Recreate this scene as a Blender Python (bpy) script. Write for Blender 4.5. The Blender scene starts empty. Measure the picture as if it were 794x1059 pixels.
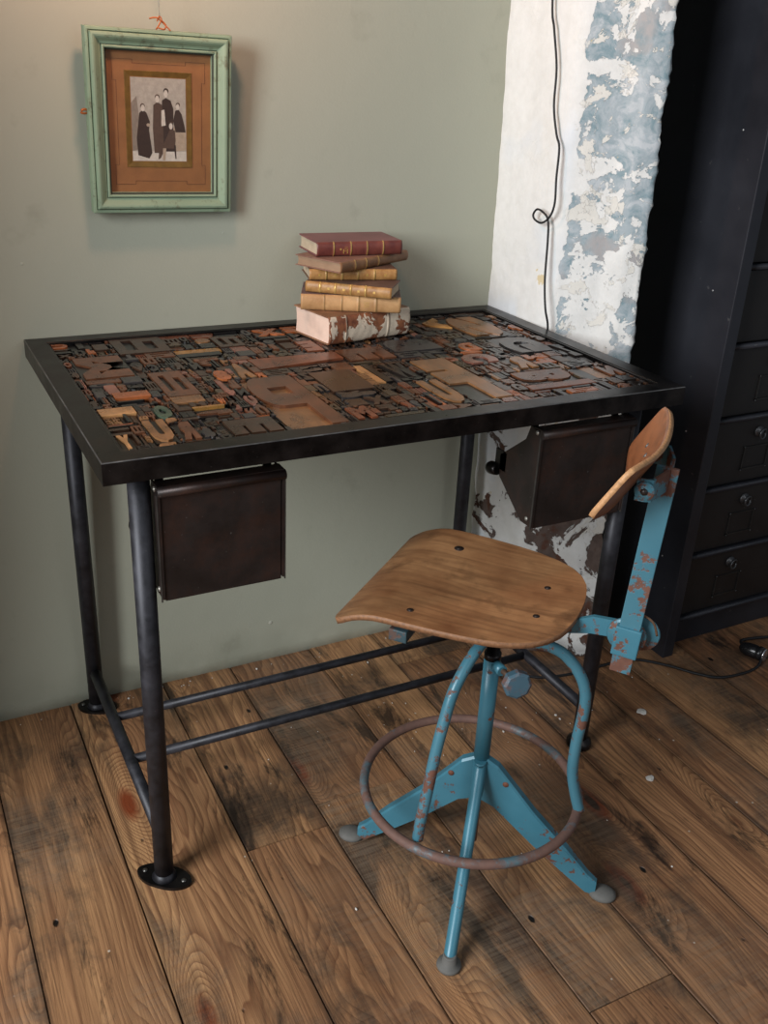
import bpy, bmesh, math, random
from mathutils import Vector, Matrix, noise
random.seed(11)
SC = bpy.context.scene
COL = SC.collection
PI = math.pi

# ------------------------------------------------------------------ helpers
def lin(r, g, b):
    f = lambda c: (c/255/12.92) if c/255 <= 0.04045 else ((c/255+0.055)/1.055)**2.4
    return (f(r), f(g), f(b), 1)

class NT:
    """small helper around a material node tree"""
    def __init__(s, name):
        s.m = bpy.data.materials.new(name); s.m.use_nodes = True
        s.t = s.m.node_tree; s.n = s.t.nodes; s.b = s.n['Principled BSDF']
    def node(s, kind, **kw):
        n = s.n.new(kind)
        for k, v in kw.items():
            if k in n.inputs: s.put(n.inputs[k], v)
            else: setattr(n, k, v)
        return n
    def put(s, sock, v):
        if isinstance(v, bpy.types.NodeSocket): s.t.links.new(v, sock)
        else: sock.default_value = v
    def coord(s, scale=(1,1,1), loc=(0,0,0), src='Object', rot=(0,0,0)):
        c = s.n.new('ShaderNodeTexCoord'); mp = s.n.new('ShaderNodeMapping')
        s.t.links.new(c.outputs[src], mp.inputs[0])
        mp.inputs['Scale'].default_value = scale; mp.inputs['Location'].default_value = loc
        mp.inputs['Rotation'].default_value = rot
        return mp.outputs[0]
    def noise(s, vec, scale=5, detail=4, rough=.55, dist=0.0):
        n = s.node('ShaderNodeTexNoise', Scale=scale, Detail=detail, Roughness=rough, Distortion=dist)
        s.put(n.inputs['Vector'], vec); return n.outputs['Fac']
    def ramp(s, fac, pts, interp='LINEAR'):
        r = s.n.new('ShaderNodeValToRGB'); s.put(r.inputs[0], fac); e = r.color_ramp
        e.interpolation = interp
        while len(e.elements) < len(pts): e.elements.new(.5)
        for el, (p, c) in zip(e.elements, pts):
            el.position = p; el.color = c if len(c) == 4 else (*c, 1)
        return r.outputs[0]
    def step(s, fac, a, b):
        n = s.n.new('ShaderNodeMapRange'); s.put(n.inputs[0], fac)
        n.inputs[1].default_value = a; n.inputs[2].default_value = b
        return n.outputs[0]
    def mix(s, f, a, b, mode='MIX'):
        n = s.n.new('ShaderNodeMix'); n.data_type = 'RGBA'; n.blend_type = mode
        s.put(n.inputs[0], f); s.put(n.inputs[6], a); s.put(n.inputs[7], b); return n.outputs[2]
    def math(s, op, a, b=0.0, c=None):
        n = s.n.new('ShaderNodeMath'); n.operation = op
        s.put(n.inputs[0], a); s.put(n.inputs[1], b)
        if c is not None: s.put(n.inputs[2], c)
        return n.outputs[0]
    def bump(s, h, strength=.3, dist=.002, prev=None):
        n = s.n.new('ShaderNodeBump'); s.put(n.inputs['Height'], h)
        n.inputs['Strength'].default_value = strength; n.inputs['Distance'].default_value = dist
        if prev is not None: s.t.links.new(prev, n.inputs['Normal'])
        s.t.links.new(n.outputs[0], s.b.inputs['Normal']); return n.outputs[0]
    def set(s, color=None, rough=None, metal=None, spec=None):
        for k, v in (('Base Color', color), ('Roughness', rough), ('Metallic', metal), ('Specular IOR Level', spec)):
            if v is not None: s.put(s.b.inputs[k], v)
        return s.m

def black_metal(name, c1=(30,30,33), c2=(52,50,52), rough=.42, metal=.55, rust=None, sc=14):
    t = NT(name); v = t.coord()
    n1 = t.noise(v, sc, 6, .6); n2 = t.noise(v, sc*9, 3, .6)
    col = t.mix(t.step(n1, .35, .7), lin(*c1), lin(*c2))
    if rust: col = t.mix(t.step(t.noise(v, sc*.8, 6, .65), .45, .72), col, lin(*rust))
    sp = t.step(n2, .69, .74)
    col = t.mix(t.math('MULTIPLY', sp, .35), col, lin(120,118,116))
    rg = t.step(n1, .2, .8); rg = t.math('MULTIPLY_ADD', rg, .25, rough-.1)
    t.bump(n2, .12, .001)
    return t.set(col, rg, metal)

def painted_rusty(name, paint=(62,120,138), rust=(84,56,46), lo=.62, hi=.65, sc=40):
    t = NT(name); v = t.coord()
    big = t.noise(v, 7, 2, .5); n1 = t.noise(v, sc, 7, .68)
    f = t.math('ADD', n1, t.math('MULTIPLY', t.math('SUBTRACT', big, .5), .7))
    m = t.step(f, lo, hi)
    pc = t.mix(t.noise(v, 12, 3), lin(paint[0]-16, paint[1]-18, paint[2]-18), lin(paint[0]+14, paint[1]+12, paint[2]+12))
    rc = t.mix(t.noise(v, 90, 3), lin(*rust), lin(rust[0]+35, rust[1]+22, rust[2]+16))
    t.bump(t.math('SUBTRACT', 1.0, m), .4, .0008)
    return t.set(t.mix(m, pc, rc), t.math('MULTIPLY_ADD', m, .35, .36), 0.05)

def simple(name, c, rough=.6, metal=0, var=.12, sc=40, bump=.15, spec=None):
    t = NT(name); v = t.coord(); n = t.noise(v, sc, 5, .6)
    a = tuple(x*(1-var*2) for x in c); b = tuple(min(255, x*(1+var)) for x in c)
    t.bump(n, bump, .001)
    return t.set(t.mix(n, lin(*a), lin(*b)), rough, metal, spec)

# ------------------------------------------------------------------ mesh building
def nb(): return bmesh.new()
def box(bm, x0, x1, y0, y1, z0, z1, mi=0, M=None, bev=0):
    vs = [Vector((x, y, z)) for z in (z0, z1) for y in (y0, y1) for x in (x0, x1)]
    if M is not None: vs = [M @ v for v in vs]
    v = [bm.verts.new(p) for p in vs]
    fs = [bm.faces.new([v[i] for i in f]) for f in ((0,2,3,1), (4,5,7,6), (0,1,5,4), (2,6,7,3), (0,4,6,2), (1,3,7,5))]
    for f in fs: f.material_index = mi
    if bev:
        es = list({e for f in fs for e in f.edges})
        r = bmesh.ops.bevel(bm, geom=es, offset=bev, segments=2, affect='EDGES', profile=.6)
        for f in r['faces']: f.material_index = mi
    return fs
def prism(bm, pts, lo, hi, axis=2, mi=0, M=None):
    """polygon pts (2D) extruded along an axis between lo and hi"""
    def mk(a, b, h):
        p = {2: (a, b, h), 0: (h, a, b), 1: (a, h, b)}[axis]
        p = Vector(p); return M @ p if M is not None else p
    A = [bm.verts.new(mk(a, b, lo)) for a, b in pts]; B = [bm.verts.new(mk(a, b, hi)) for a, b in pts]
    fs = [bm.faces.new(A[::-1]), bm.faces.new(B)]
    n = len(pts)
    for i in range(n): fs.append(bm.faces.new((A[i], A[(i+1) % n], B[(i+1) % n], B[i])))
    for f in fs: f.material_index = mi
    return fs
def smooth_path(pts, sub=6, closed=False):
    P = [Vector(p) for p in pts]; out = []; n = len(P)
    rng = range(n if closed else n-1)
    for i in rng:
        if closed: a, b, c, d = P[(i-1) % n], P[i], P[(i+1) % n], P[(i+2) % n]
        else: a, b, c, d = P[max(i-1, 0)], P[i], P[i+1], P[min(i+2, n-1)]
        for k in range(sub):
            t = k/sub
            out.append(.5*((2*b)+(c-a)*t+(2*a-5*b+4*c-d)*t*t+(3*b-a-3*c+d)*t**3))
    if not closed: out.append(P[-1])
    return out
def tube(bm, path, r, seg=14, closed=False, mi=0, caps=True):
    P = [Vector(p) for p in path]; n = len(P)
    rad = r if isinstance(r, (list, tuple)) else [r]*n
    T = []
    for i in range(n):
        if closed: t = P[(i+1) % n]-P[(i-1) % n]
        else: t = P[min(i+1, n-1)]-P[max(i-1, 0)]
        T.append(t.normalized())
    up = Vector((0, 0, 1)) if abs(T[0].z) < .9 else Vector((1, 0, 0))
    nrm = (up-T[0]*up.dot(T[0])).normalized(); rings = []
    for i in range(n):
        nrm = (nrm-T[i]*nrm.dot(T[i])).normalized(); bn = T[i].cross(nrm)
        rings.append([bm.verts.new(P[i]+rad[i]*(math.cos(2*PI*k/seg)*nrm+math.sin(2*PI*k/seg)*bn)) for k in range(seg)])
    for i in range(n if closed else n-1):
        a, b = rings[i], rings[(i+1) % n]
        for k in range(seg):
            f = bm.faces.new((a[k], a[(k+1) % seg], b[(k+1) % seg], b[k])); f.smooth = True; f.material_index = mi
    if not closed and caps:
        f = bm.faces.new(rings[0][::-1]); f.material_index = mi
        f = bm.faces.new(rings[-1]); f.material_index = mi
def lathe(bm, prof, seg=24, M=None, mi=0, smooth=True):
    """profile [(r,z)...] about z"""
    rings = []
    for r, z in prof:
        if r < 1e-6:
            p = Vector((0, 0, z)); rings.append([bm.verts.new(M @ p if M is not None else p)])
        else:
            rr = []
            for k in range(seg):
                p = Vector((r*math.cos(2*PI*k/seg), r*math.sin(2*PI*k/seg), z))
                rr.append(bm.verts.new(M @ p if M is not None else p))
            rings.append(rr)
    for a, b in zip(rings, rings[1:]):
        for k in range(seg):
            k2 = (k+1) % seg
            if len(a) == 1 and len(b) == 1: continue
            if len(a) == 1: f = bm.faces.new((a[0], b[k2], b[k]))
            elif len(b) == 1: f = bm.faces.new((a[k], a[k2], b[0]))
            else: f = bm.faces.new((a[k], a[k2], b[k2], b[k]))
            f.smooth = smooth; f.material_index = mi
    for rr, rev in ((rings[0], True), (rings[-1], False)):
        if len(rr) > 1:
            f = bm.faces.new(rr[::-1] if rev else rr); f.material_index = mi
def axisM(o, d):
    """matrix taking local z to direction d at origin o"""
    q = Vector(d).normalized().to_track_quat('Z', 'Y')
    return Matrix.Translation(Vector(o)) @ q.to_matrix().to_4x4()

def obj(name, bm, mats, parent=None, loc=None):
    bmesh.ops.recalc_face_normals(bm, faces=bm.faces)
    me = bpy.data.meshes.new(name); bm.to_mesh(me); bm.free()
    for m in (mats if isinstance(mats, (list, tuple)) else [mats]): me.materials.append(m)
    o = bpy.data.objects.new(name, me); COL.objects.link(o)
    if parent:
        o.parent = parent
        # parts are authored in world space: keep them there
        o.matrix_parent_inverse = Matrix.Identity(4)
        off = world_loc(parent)
        me.transform(Matrix.Translation(-off))
    return o
def world_loc(p):
    v = Vector(p.location)
    while p.parent: p = p.parent; v += Vector(p.location)
    return v
def origin_to(o, at):
    """move an authored object's origin to point `at` without moving its mesh"""
    at = Vector(at); base = world_loc(o.parent) if o.parent else Vector()
    o.data.transform(Matrix.Translation(-(at-base-Vector(o.location)))); o.location = at-base
def empty(name, loc, label, cat, group=None):
    e = bpy.data.objects.new(name, None); COL.objects.link(e); e.location = loc
    e.empty_display_size = .05; return tag(e, label, cat, group)
def tag(o, label, cat, group=None, kind=None):
    o['label'] = label; o['category'] = cat
    if group: o['group'] = group
    if kind: o['kind'] = kind
    return o
def struct(name, bm, mats, label=None, cat=None):
    o = obj(name, bm, mats); o['kind'] = 'structure'
    if label: o['label'] = label
    if cat: o['category'] = cat
    return o

# ------------------------------------------------------------------ setting materials
def mat_wall():
    t = NT('sage_wall_paint'); v = t.coord()
    big = t.noise(v, 1.3, 3, .5); mid = t.noise(v, 9, 4, .6)
    col = t.mix(big, lin(165,167,150), lin(176,177,161))
    col = t.mix(t.step(mid, .62, .8), col, lin(154,155,139))
    # small chips and scuffs in the paint
    vo = t.node('ShaderNodeTexVoronoi', Scale=9.0); t.put(vo.inputs['Vector'], v)
    chip = t.step(vo.outputs['Distance'], .045, .03)
    chip = t.math('MULTIPLY', chip, t.step(t.noise(v, 4, 2), .5, .52))
    col = t.mix(t.math('MULTIPLY', chip, .5), col, lin(205,204,192))
    # grime near the floor
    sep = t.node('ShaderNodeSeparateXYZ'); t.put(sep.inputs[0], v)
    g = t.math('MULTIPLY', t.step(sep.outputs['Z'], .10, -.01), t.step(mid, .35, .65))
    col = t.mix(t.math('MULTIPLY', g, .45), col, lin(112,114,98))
    b = t.bump(t.noise(v, 230, 3, .6), .16, .0015)
    b = t.bump(t.noise(v, 14, 4, .6), .35, .003, b)
    t.bump(chip, .5, .002, b)
    return t.set(col, .62, 0, .3)

def mat_plaster():
    t = NT('peeling_plaster'); v = t.coord()
    geo = t.node('ShaderNodeNewGeometry'); sep = t.node('ShaderNodeSeparateXYZ'); t.put(sep.inputs[0], v)
    x, y, z = sep.outputs
    n1 = t.noise(v, 9, 9, .64, .6); n2 = t.noise(v, 26, 8, .62, .5); n3 = t.noise(v, 60, 6, .6); big = t.noise(v, 3.1, 3, .5)
    white = t.mix(n3, lin(212,212,208), lin(232,232,230))
    cream = t.mix(n2, lin(206,204,198), lin(230,227,218))
    blue = t.mix(t.step(t.noise(v, 20, 8, .7, 1.0), .40, .60), lin(126,148,156), lin(186,192,196))
    blue = t.mix(t.step(n3, .5, .62), blue, lin(160,172,178))
    blue = t.mix(t.step(t.noise(v, 7, 5, .6), .52, .60), blue, lin(166,164,164))
    # the blue distemper layer shows mostly on the far corner face of the pier (x greater than 0.985)
    face2 = t.step(x, .972, .985)
    f = t.math('ADD', t.math('MULTIPLY', n1, .55), t.math('MULTIPLY', n2, .45))
    f = t.math('ADD', f, t.math('MULTIPLY', t.math('SUBTRACT', big, .5), .16))
    thr = t.math('MULTIPLY_ADD', face2, .20, -.16)
    thr = t.math('ADD', thr, t.math('MULTIPLY', t.step(z, .70, .60), -.25))
    # blue thins out between z .55 and z .95 and is densest up high
    thr = t.math('ADD', thr, t.math('MULTIPLY', t.step(z, .85, 1.15), .03))
    m = t.step(t.math('ADD', f, thr), .545, .553)
    col = t.mix(m, white, blue)
    pale = t.math('MULTIPLY', t.math('SUBTRACT', 1.0, face2), t.step(t.noise(v, 3.5, 3, .5), .54, .6))
    col = t.mix(t.math('MULTIPLY', pale, .4), col, lin(205,216,228))
    m2 = t.math('MULTIPLY', t.step(t.noise(v, 15, 8, .66, .5), .565, .572), t.math('MULTIPLY_ADD', face2, .8, .15))
    col = t.mix(m2, col, cream)
    m3 = t.math('MULTIPLY', t.step(t.noise(v, 17, 4, .6), .70, .72), .8)
    col = t.mix(m3, col, lin(206,186,138))
    # lower down the plaster has fallen off and bares brown rubble
    low = t.step(z, .66, .35)
    fl = t.math('ADD', t.noise(v, 11, 8, .66, .7), t.math('MULTIPLY_ADD', low, .14, -.17))
    fl = t.math('ADD', fl, t.math('MULTIPLY', face2, .045))
    stone = t.mix(t.noise(v, 45, 6, .6), lin(58,46,42), lin(122,106,98))
    stone = t.mix(t.step(t.noise(v, 22, 3), .55, .62), stone, lin(92,62,50))
    ml = t.math('MULTIPLY', t.step(fl, .5, .515), t.step(z, .70, .62))
    col = t.mix(ml, col, stone)
    h = t.math('ADD', t.math('MULTIPLY', m, -.6), t.math('MULTIPLY', m2, .5))
    h = t.math('ADD', h, t.math('MULTIPLY', ml, -1.2))
    b = t.bump(h, .7, .0025)
    b = t.bump(n2, .5, .003, b); t.bump(t.noise(v, 140, 4), .3, .0015, b)
    return t.set(col, .75, 0, .25)

def mat_floor():
    t = NT('old_pine_boards')
    at = t.node('ShaderNodeAttribute'); at.attribute_name = 'board'
    offs = at.outputs['Vector']
    c = t.n.new('ShaderNodeTexCoord')
    vm = t.node('ShaderNodeVectorMath', operation='ADD'); t.put(vm.inputs[0], c.outputs['Object']); t.put(vm.inputs[1], offs)
    base = vm.outputs[0]
    def scaled(sx, sy, sz=1):
        m = t.node('ShaderNodeMapping'); t.put(m.inputs[0], base); m.inputs['Scale'].default_value = (sx, sy, sz); return m.outputs[0]
    sep = t.node('ShaderNodeSeparateXYZ'); t.put(sep.inputs[0], base)
    # knots: points around which the growth rings bend
    vo = t.node('ShaderNodeTexVoronoi', Scale=1.0, feature='SMOOTH_F1'); t.put(vo.inputs['Vector'], scaled(7.5, 2.6)); vo.inputs['Smoothness'].default_value = .15
    d = vo.outputs['Distance']
    kn = t.math('POWER', 2.71828, t.math('MULTIPLY', t.math('MULTIPLY', d, d), -14.0))
    warp = t.noise(scaled(4.5, .9), 1.0, 3, .5)
    warp2 = t.noise(scaled(16, 2.6), 1.0, 3, .5)
    ph = t.math('ADD', t.math('MULTIPLY', sep.outputs['X'], 95.0), t.math('MULTIPLY', warp, 30.0))
    ph = t.math('ADD', ph, t.math('MULTIPLY', warp2, 3.0))
    ph = t.math('ADD', ph, t.math('MULTIPLY', kn, 13.0))
    fr = t.math('FRACT', ph)
    ring = t.math('MULTIPLY', t.math('POWER', fr, 2.2), t.step(fr, 1.0, .92))   # early wood fades into dark late wood
    ringamt = t.step(t.noise(scaled(5, .7), 1.0, 2), .28, .55)
    fine = t.noise(scaled(420, 7), 1.0, 4, .75)
    fine2 = t.noise(scaled(150, 3.0), 1.0, 5, .7)
    streak = t.noise(scaled(34, .9), 1.0, 5, .65)
    saw = t.noise(scaled(9, 210), 1.0, 4, .7)
    blot = t.noise(scaled(6, 3.2), 1.0, 7, .72, .6)
    hue = t.node('ShaderNodeSeparateXYZ'); t.put(hue.inputs[0], offs)
    tone = t.math('FRACT', hue.outputs['Z'])
    light = t.mix(tone, lin(212,164,114), lin(150,106,74))
    light = t.mix(t.step(t.noise(scaled(5, 1.1), 1.0, 4, .6), .35, .65), light, lin(172,126,88))
    dark = t.mix(tone, lin(98,54,34), lin(68,38,28))
    col = t.mix(t.math('MULTIPLY', t.math('MULTIPLY', ring, ringamt), .78), light, dark)
    col = t.mix(t.math('MULTIPLY', t.step(streak, .44, .66), .62), col, lin(92,56,38))
    col = t.mix(t.math('MULTIPLY', t.step(fine2, .45, .66), .50), col, lin(76,46,30))
    col = t.mix(t.math('MULTIPLY', t.step(fine, .48, .70), .50), col, lin(54,34,24))
    # red heart of the knots
    col = t.mix(t.step(kn, .70, .88), col, lin(120,56,28))
    col = t.mix(t.step(kn, .93, .965), col, lin(40,24,18))
    # worn grey and black old stains
    st = blot
    bs = t.noise(base, 2.6, 4, .6)
    s1 = t.step(t.math('ADD', st, t.math('MULTIPLY', t.math('SUBTRACT', bs, .5), .75)), .50, .66)
    col = t.mix(t.math('MULTIPLY', s1, .84), col, t.mix(t.step(saw, .3, .7), lin(42,32,27), lin(92,76,62)))
    s2 = t.step(t.noise(scaled(10, 2.6), 1.0, 7, .74, .5), .56, .64)
    col = t.mix(t.math('MULTIPLY', s2, .84), col, lin(28,21,18))
    gr = t.math('MULTIPLY', t.step(t.noise(scaled(3.0, 1.6), 1.0, 5, .6), .48, .66), t.step(saw, .3, .7))
    col = t.mix(t.math('MULTIPLY', gr, .55), col, lin(136,120,102))
    # grime along the edges of each board
    at2 = t.node('ShaderNodeAttribute'); at2.attribute_name = 'edge'
    eg = t.math('ADD', t.step(at2.outputs['Fac'], .022, .002), t.math('MULTIPLY', t.math('SUBTRACT', fine2, .5), .9))
    col = t.mix(t.math('MULTIPLY', t.step(eg, .6, 1.25), .7), col, lin(40,30,24))
    # paint spatter
    vs = t.node('ShaderNodeTexVoronoi', Scale=34.0); t.put(vs.inputs['Vector'], base)
    spk = t.math('MULTIPLY', t.step(vs.outputs['Distance'], .085, .06), t.step(t.noise(base, 11, 2), .58, .6))
    col = t.mix(t.math('MULTIPLY', spk, .75), col, lin(205,196,182))
    # nail holes
    vh = t.node('ShaderNodeTexVoronoi', Scale=1.0, feature='F1'); t.put(vh.inputs['Vector'], scaled(12, 6.5))
    dm = t.math('ADD', t.math('MULTIPLY', vh.outputs['Distance'], 1.0), t.math('MULTIPLY', t.noise(scaled(90, 60), 1.0, 2), .04))
    hole = t.step(dm, .085, .065)
    col = t.mix(hole, col, lin(20,15,12))
    h = t.math('ADD', t.math('MULTIPLY', ring, .5), t.math('MULTIPLY', fine, .5))
    b = t.bump(h, .38, .0014); b = t.bump(saw, .15, .001, b); t.bump(t.math('MULTIPLY', hole, -1.0), .8, .003, b)
    rg = t.math('MULTIPLY_ADD', st, .35, .30)
    return t.set(col, rg, 0, .42)

def wood(name, a, b, dark, along='x', sc=60, rough=.4, stain=True):
    t = NT(name); s = (1, .07, .5) if along == 'y' else (.07, 1, .5)
    v = t.coord(s); g = t.noise(v, sc, 6, .6, 1.2); g2 = t.noise(v, sc*4, 3, .6)
    v2 = t.coord(); big = t.noise(v2, 8, 4, .6)
    col = t.mix(t.step(big, .3, .7), lin(*a), lin(*b))
    col = t.mix(t.math('MULTIPLY', t.step(g, .45, .68), .6), col, lin(*dark))
    col = t.mix(t.math('MULTIPLY', t.step(g2, .52, .75), .35), col, lin(*dark))
    if stain:
        col = t.mix(t.math('MULTIPLY', t.step(t.noise(v2, 13, 5, .6), .56, .72), .6), col, lin(dark[0]*.6, dark[1]*.6, dark[2]*.6))
    t.bump(g2, .15, .0006)
    return t.set(col, t.math('MULTIPLY_ADD', big, .25, rough-.1), 0, .45)

# ------------------------------------------------------------------ THE SETTING
WT = lambda z: -.024+.032*z            # the old back wall leans a little
M_wall = mat_wall()
bm = nb()
NX, NZ = 70, 60
grid = []
for j in range(NZ+1):
    z = -.02+2.72*j/NZ; row = []
    for i in range(NX+1):
        x = -1.6+4.2*i/NX
        dy = .0022*noise.noise((x*2.3, z*2.1, 3.3))+.0009*noise.noise((x*9, z*9, 1.3))
        row.append(bm.verts.new((x, WT(z)+dy+.002, z)))
    grid.append(row)
for j in range(NZ):
    for i in range(NX):
        f = bm.faces.new((grid[j][i], grid[j][i+1], grid[j+1][i+1], grid[j+1][i])); f.smooth = True
# give it a body
ext = bmesh.ops.extrude_face_region(bm, geom=list(bm.faces))
for g in ext['geom']:
    if isinstance(g, bmesh.types.BMVert): g.co.y = .25
struct('wall_back', bm, M_wall)

bm = nb(); box(bm, -.70, -.56, -.50, .03, -.02, 2.7)  # unseen wall stub, added to shade the left of the back wall
struct('shade_stub_left', bm, M_wall)

# floor: separate boards in one mesh over a dark underlay
bm = nb()
lay = bm.loops.layers.float_vector.new('board'); lae = bm.verts.layers.float.new('edge')
gaps = [-1.55, -1.37, -1.19, -1.02, -.85, -.67, -.50, -.33, -.157, .008, .198, .350, .537, .695, .886, 1.058, 1.178, 1.350, 1.52, 1.69, 1.86, 2.04, 2.22, 2.4]
butts = {(.198): [-.553], (.350): [-.497], (.537): [-1.05], (.008): [-1.62], (.695): [-.16, -1.9], (.886): [-1.55], (1.058): [-1.2], (1.178): [-1.05], (-.157): [-1.42], (1.35): [-.9]}
rb = random.Random(5)
for a, b in zip(gaps, gaps[1:]):
    ys = [-3.2]+sorted(butts.get(a, [-rb.uniform(.6, 2.4)]))+[.0]
    for y0, y1 in zip(ys, ys[1:]):
        before = set(bm.faces)
        g = rb.uniform(.0005, .0013)
        # along a board the width wavers a little
        n = 24; top = []; w0 = rb.uniform(0, 50)
        prof = []
        for k in range(n+1):
            y = y0+(y1-y0)*k/n
            yy = min(max(y, y0+.0008), y1-.0008)
            prof.append((a+g+.0006*noise.noise((w0, y*4, 0)), b-g+.0006*noise.noise((w0+9, y*4, 0)), yy))
        dz = rb.uniform(-.0010, .0008); bev = .0012
        rows = []
        for (xa, xb, y) in prof:
            ps = [(xa, -.022, 0), (xa, dz-bev, 0), (xa+bev, dz, bev), (xa+.024, dz, .024), (xb-.024, dz, .024), (xb-bev, dz, bev), (xb, dz-bev, 0), (xb, -.022, 0)]
            rw = []
            for px_, pz_, pe_ in ps:
                v_ = bm.verts.new((px_, y, pz_)); v_[lae] = pe_; rw.append(v_)
            rows.append(rw)
        for r0, r1 in zip(rows, rows[1:]):
            for k in range(7): bm.faces.new((r0[k], r0[k+1], r1[k+1], r1[k]))
        bm.faces.new(rows[0]); bm.faces.new(rows[-1][::-1])
        o = (rb.uniform(0, 40), rb.uniform(0, 40), rb.uniform(0, 7))
        for f in set(bm.faces)-before:
            for l in f.loops: l[lay] = o
fs = box(bm, -1.6, 2.45, -3.2, .02, -.05, -.022, mi=1)
struct('floor', bm, [mat_floor(), simple('dark_gap_dirt', (26,20,17), .9)])

# old plastered pier beside the desk
M_pl = mat_plaster()
bm = nb()
def pier_plan(z):
    s = max(0, min(1, z/1.4))
    xr = 1.122-.040*s
    pts = [(.957, .03), (.957, -.0), (.960, -.06), (.961, -.12), (.962, -.165), (.966, -.187), (.976, -.202), (.995, -.218), (1.04, -.255), (xr-.035, -.290), (xr-.006, -.310), (xr, -.305), (xr+.008, -.27), (xr+.012, -.15), (xr+.012, .03)]
    return pts
def resample(pts, step=.007):
    out = []
    for p, q in zip(pts, pts[1:]):
        p, q = Vector(p), Vector(q); n = max(1, int((q-p).length/step))
        out += [p.lerp(q, k/n) for k in range(n)]
    out.append(Vector(pts[-1])); return out
base_pts = resample(pier_plan(0)); N = len(base_pts); NZp = 260; rows = []
for j in range(NZp+1):
    z = -.005+2.6*j/NZp; pl = pier_plan(z); row = []
    # same parameterisation at each height
    segs = []
    for p, q in zip(pier_plan(0), pier_plan(0)[1:]): segs.append(max(1, int((Vector(q)-Vector(p)).length/.007)))
    pts = []
    for (p, q), n in zip(zip(pl, pl[1:]), segs):
        p, q = Vector(p), Vector(q); pts += [p.lerp(q, k/n) for k in range(n)]
    pts.append(Vector(pl[-1]))
    for i, p in enumerate(pts):
        t = (pts[min(i+1, len(pts)-1)]-pts[max(i-1, 0)]).normalized(); nr = Vector((t.y, -t.x))
        q3 = Vector((p.x, p.y, z))
        edge = math.exp(-((p.x-(1.122-.04*z/1.4))**2+(p.y+.307)**2)/.0006)
        low = max(0, min(1, (.62-z)/.3))
        d = .0035*noise.fractal(q3*9, 1, 2, 4)+.0016*noise.noise(q3*48)
        d += edge*(.004*noise.noise(q3*19+Vector((1, 4, 2)))+.0045*noise.fractal(Vector((q3.x*40, q3.y*40, q3.z*95)), .8, 2, 4))
        d += low*(.007*noise.fractal(q3*17+Vector((3, 1, 2)), 1, 2, 4)-.003)
        d = max(-.012, min(.010, d))
        if p.y > -.17: d = min(d, .002)
        row.append(bm.verts.new((p.x-nr.x*-d if False else p.x+(-nr.x)*(-d), p.y-nr.y*(-d), z)))
    rows.append(row)
for r0, r1 in zip(rows, rows[1:]):
    for k in range(len(r0)-1):
        f = bm.faces.new((r0[k], r0[k+1], r1[k+1], r1[k])); f.smooth = True
bm.faces.new(rows[-1]); bm.faces.new(rows[0][::-1])
for j in range(NZp):
    r0, r1 = rows[j], rows[j+1]; bm.faces.new((r0[-1], r0[0], r1[0], r1[-1]))
struct('wall_right', bm, M_pl)

# ------------------------------------------------------------------ DESK
W, D, HT, TH, FW = .9543, .6074, .76, .031, .0357
M_steel = black_metal('dark_waxed_steel', (34,33,34), (62,58,57), .32, .9, sc=22)
M_tubeb = black_metal('black_steel_tube', (34,34,38), (58,58,64), .46, .45, sc=40)
desk = empty('desk', (W/2, -D/2, 0), 'dark steel tube desk with a top inlaid with old letterpress printing blocks', 'desk')
y0, y1 = -D, -.002
bm = nb()
# mitred box section: outer ring / inner ring with an inner lip
def ring(bm, prof, x0, x1, y0, y1, mi=0):
    """sweep profile [(inset,z)] round a rectangle with mitred corners (closed profile)"""
    loops = []
    for ins, z in prof:
        loops.append([bm.verts.new(p) for p in ((x0+ins, y0+ins, z), (x1-ins, y0+ins, z), (x1-ins, y1-ins, z), (x0+ins, y1-ins, z))])
    n = len(loops)
    for i in range(n):
        a, b = loops[i], loops[(i+1) % n]
        for k in range(4):
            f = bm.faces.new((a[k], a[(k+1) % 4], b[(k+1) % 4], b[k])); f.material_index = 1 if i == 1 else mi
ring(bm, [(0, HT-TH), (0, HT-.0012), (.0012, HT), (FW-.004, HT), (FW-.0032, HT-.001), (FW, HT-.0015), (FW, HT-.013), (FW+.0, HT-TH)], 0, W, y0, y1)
fr = obj('table_frame', bm, [M_steel, black_metal('edge_highlight_steel', (96,94,94), (150,148,146), .35, .8, sc=30)], desk)  # second material: pale bevel strip, an edge highlight put into the colour
bm = nb(); box(bm, FW-.001, W-FW+.001, y0+FW-.001, y1-FW+.001, HT-.022, HT-.0135)
obj('tray_bed', bm, simple('black_resin_bed', (20,18,18), .35), desk)

# printing blocks
def facemat(name, c, rough=.30):
    t = NT(name); v = t.coord((1, .25, 1)); v2 = t.coord()
    n = t.noise(v, 60, 5, .6); n2 = t.noise(v2, 18, 5, .6)
    col = t.mix(t.step(n2, .3, .7), lin(*[x*.62 for x in c]), lin(*[min(255, x*1.06) for x in c]))
    col = t.mix(t.math('MULTIPLY', t.step(n, .5, .72), .5), col, lin(*[x*.45 for x in c]))
    t.bump(n, .15, .0006)
    return t.set(col, t.math('MULTIPLY_ADD', n2, .28, rough-.14), .05, .55)
FC = {'ink': (38, 31, 28), 'umber': (66, 44, 31), 'brown': (104, 64, 42), 'rust': (122, 68, 44), 'tan': (142, 100, 64), 'orange': (168, 94, 52), 'honey': (186, 134, 68), 'pink': (140, 92, 76), 'green': (74, 88, 70), 'grey': (60, 55, 54), 'straw': (194, 142, 92), 'olive': (76, 62, 45)}
names = list(FC); FM = [facemat('letterpress_'+k, FC[k]) for k in names] 
M_inkd = simple('ink_blackened_wood', (18,16,16), .3, 0, .2, 70, .2, .6)
BM_M = FM+[M_inkd]; DARK = len(FM)
glyph_cache = {}
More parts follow.
